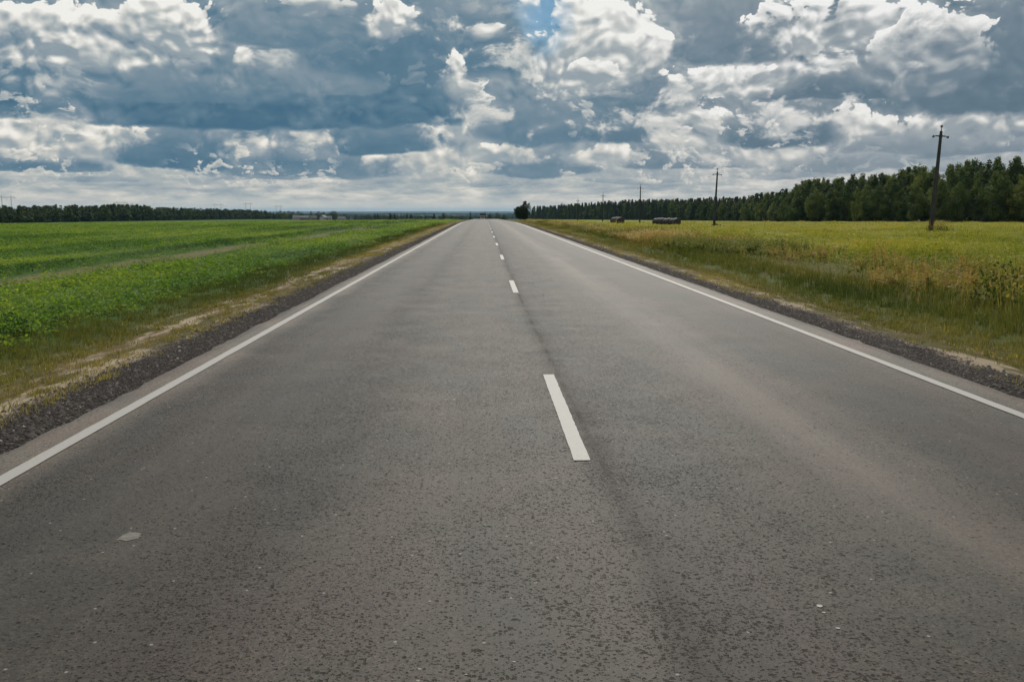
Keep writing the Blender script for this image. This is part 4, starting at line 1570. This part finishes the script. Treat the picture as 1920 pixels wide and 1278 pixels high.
def truck(px, D):
    x = at(px, D)
    e = empty('oncoming_truck', (x, D, float(zsurf(x, D)) + .004))
    tag(e, 'small oncoming truck, pale front under a dark top, beyond the road crest', 'truck')
    mb = MB()
    mb.box(0, 4.4, 2.35, 2.5, 5.4, 2.5)
    mb.box(0, 4.2, .95, .9, 6.2, .24)
    mb.build('cargo_box', M['roofdark'], e)
    mb = MB()
    vs = [(-1.15, 0, .45), (1.15, 0, .45), (1.15, 1.6, .45), (-1.15, 1.6, .45), (-1.15, -.02, 1.5), (1.15, -.02, 1.5), (1.12, 1.6, 1.5), (-1.12, 1.6, 1.5),
          (-1.05, .32, 2.55), (1.05, .32, 2.55), (1.05, 1.58, 2.6), (-1.05, 1.58, 2.6)]
    fs = [(0, 3, 2, 1), (8, 9, 10, 11)]
    for o_ in (0, 4):
        for k_ in range(4):
            k2 = (k_ + 1) % 4
            fs.append((o_ + k_, o_ + k2, o_ + 4 + k2, o_ + 4 + k_))
    mb.add(vs, fs)
    cab = mb.build('cab', M['wall'], e)
    mb = MB()
    mb.add([(-.98, -.015, 1.55), (.98, -.015, 1.55), (.92, .27, 2.42), (-.92, .27, 2.42), (-.98, -.045, 1.55), (.98, -.045, 1.55), (.92, .24, 2.42), (-.92, .24, 2.42)],
           [(4, 5, 6, 7), (0, 3, 2, 1), (0, 1, 5, 4), (1, 2, 6, 5), (2, 3, 7, 6), (3, 0, 4, 7)])
    mb.build('windscreen', M['glass'], cab)
    mb = MB()
    mb.box(0, -.04, .98, .95, .06, .6)
    mb.build('grille', M['iron'], cab)
    mb = MB()
    mb.box(0, -.06, .5, 2.3, .2, .24)
    mb.build('bumper', M['iron'], e)
    for sx_ in (-.88, .88):
        mb = MB()
        mb.box(sx_, -.03, .86, .34, .06, .22)
        mb.build('headlight', M['chip'], e)
    for sx_ in (-1.0, 1.0):
        for yy in (.9, 5.6):
            mb = MB()
            mb.tube([(sx_ - .14, yy, .46), (sx_ + .14, yy, .46)], .46, 18)
            mb.build('wheel', M['iron'], e)


truck(905, 420)
VIL = [(561, 1250, 9, 7, 3.6, 2.8, R(20), 'wall', 'roof', 'pale village house at the left end of the far village'),
       (577, 1260, 15, 8, 3.6, 2.4, R(-6), 'walldark', 'roof', 'long low grey village building with a wide roof'),
       (592, 1240, 9, 7, 3.4, 2.8, R(35), 'walldark', 'roofdark', 'grey village house right of the long low building'),
       (611, 1230, 8, 7, 4.4, 3.0, R(70), 'wall', 'roof', 'narrow white village house with its gable to the road'),
       (619, 1235, 11, 7, 3.6, 2.6, R(4), 'wall', 'roof', 'white village house in the middle, beside the narrow gabled one'),
       (645, 1235, 10, 7, 3.2, 2.6, R(-15), 'wall', 'roof', 'pale village house at the right end of the far village')]
for v in VIL:
    house(v[0], v[1], v[2], v[3], v[4], v[5], v[6], M[v[7]], M[v[8]], v[9], 'houses of the far village')


# ------------------------------------------------------------------ power line portals on the skyline
def portal(px, D, ytop, w, label):
    x = at(px, D)
    z0 = float(zground(x, D))
    H = CAM_H + (394 - ytop) / F_PX * D - z0
    e = empty('transmission_tower', (x, D, z0), R(6))
    tag(e, label, 'transmission tower', 'transmission towers on the left skyline')
    for s in (-1, 1):
        mb = MB()
        bx = s * w * .25
        for qx in (-.7, .7):
            mb.tube([(bx + qx, 0, -.5), (bx + qx * .35, 0, H * .82), (bx, 0, H)], [.16, .13, .10], 5)
        zz = 0
        while zz < H * .78:
            f0, f1 = 1 - .65 * zz / (H * .82), 1 - .65 * (zz + 3) / (H * .82)
            mb.tube([(bx - .7 * f0, 0, zz), (bx + .7 * f1, 0, zz + 3)], .07, 4)
            zz += 3
        mb.build('mast', M['tower'], e)
    mb = MB()
    zb = H * .86
    mb.tube([(-w / 2, 0, zb), (w / 2, 0, zb)], .16, 5)
    mb.tube([(-w / 2, 0, zb), (-w * .25, 0, zb + 1.4), (w * .25, 0, zb + 1.4), (w / 2, 0, zb)], .12, 5)
    for i in range(10):
        xx = -w / 2 + w * (i + .5) / 10
        mb.tube([(xx, 0, zb), (xx + w * .03, 0, zb + 1.2)], .07, 4)
    mb.build('crossbeam', M['tower'], e)
    for xx in (-w * .46, 0, w * .46):
        mb = MB()
        mb.tube([(xx, 0, zb - .15), (xx, 0, zb - 2.2)], .11, 6)
        mb.build('insulator_string', M['insul'], e)


portal(38, 1150, 365.5, 22, 'transmission portal tower furthest left, rising above the wood')
portal(243, 1500, 376.5, 22, 'transmission portal tower peeking over the hump of the left wood')
portal(419, 1750, 380.5, 22, 'transmission portal tower where the left wood gets low')
portal(474, 2000, 378.5, 20, 'transmission portal tower left of the far village')
portal(529, 2300, 383.5, 20, 'transmission portal tower right over the left edge of the far village')

# ------------------------------------------------------------------ haze
if HAZE:
    mb = MB()
    mb.box(0, 14000, -4, 40000, 29000, 92)
    hz = mb.build('haze', None)
    hm = bpy.data.materials.new('haze_air')
    hm.use_nodes = True
    hm.node_tree.nodes.clear()
    g = NT(hm.node_tree)
    ho = g.node('ShaderNodeOutputMaterial')
    pv_ = g.node('ShaderNodeVolumePrincipled')
    pv_.inputs['Color'].default_value = (.34, .62, .88, 1)
    pv_.inputs['Density'].default_value = HAZE
    pv_.inputs['Anisotropy'].default_value = .2
    g.l.new(pv_.outputs[0], ho.inputs['Volume'])
    hz.data.materials.append(hm)
    tag(hz, 'thin bluish haze lying over the whole land', 'haze', kind='stuff')
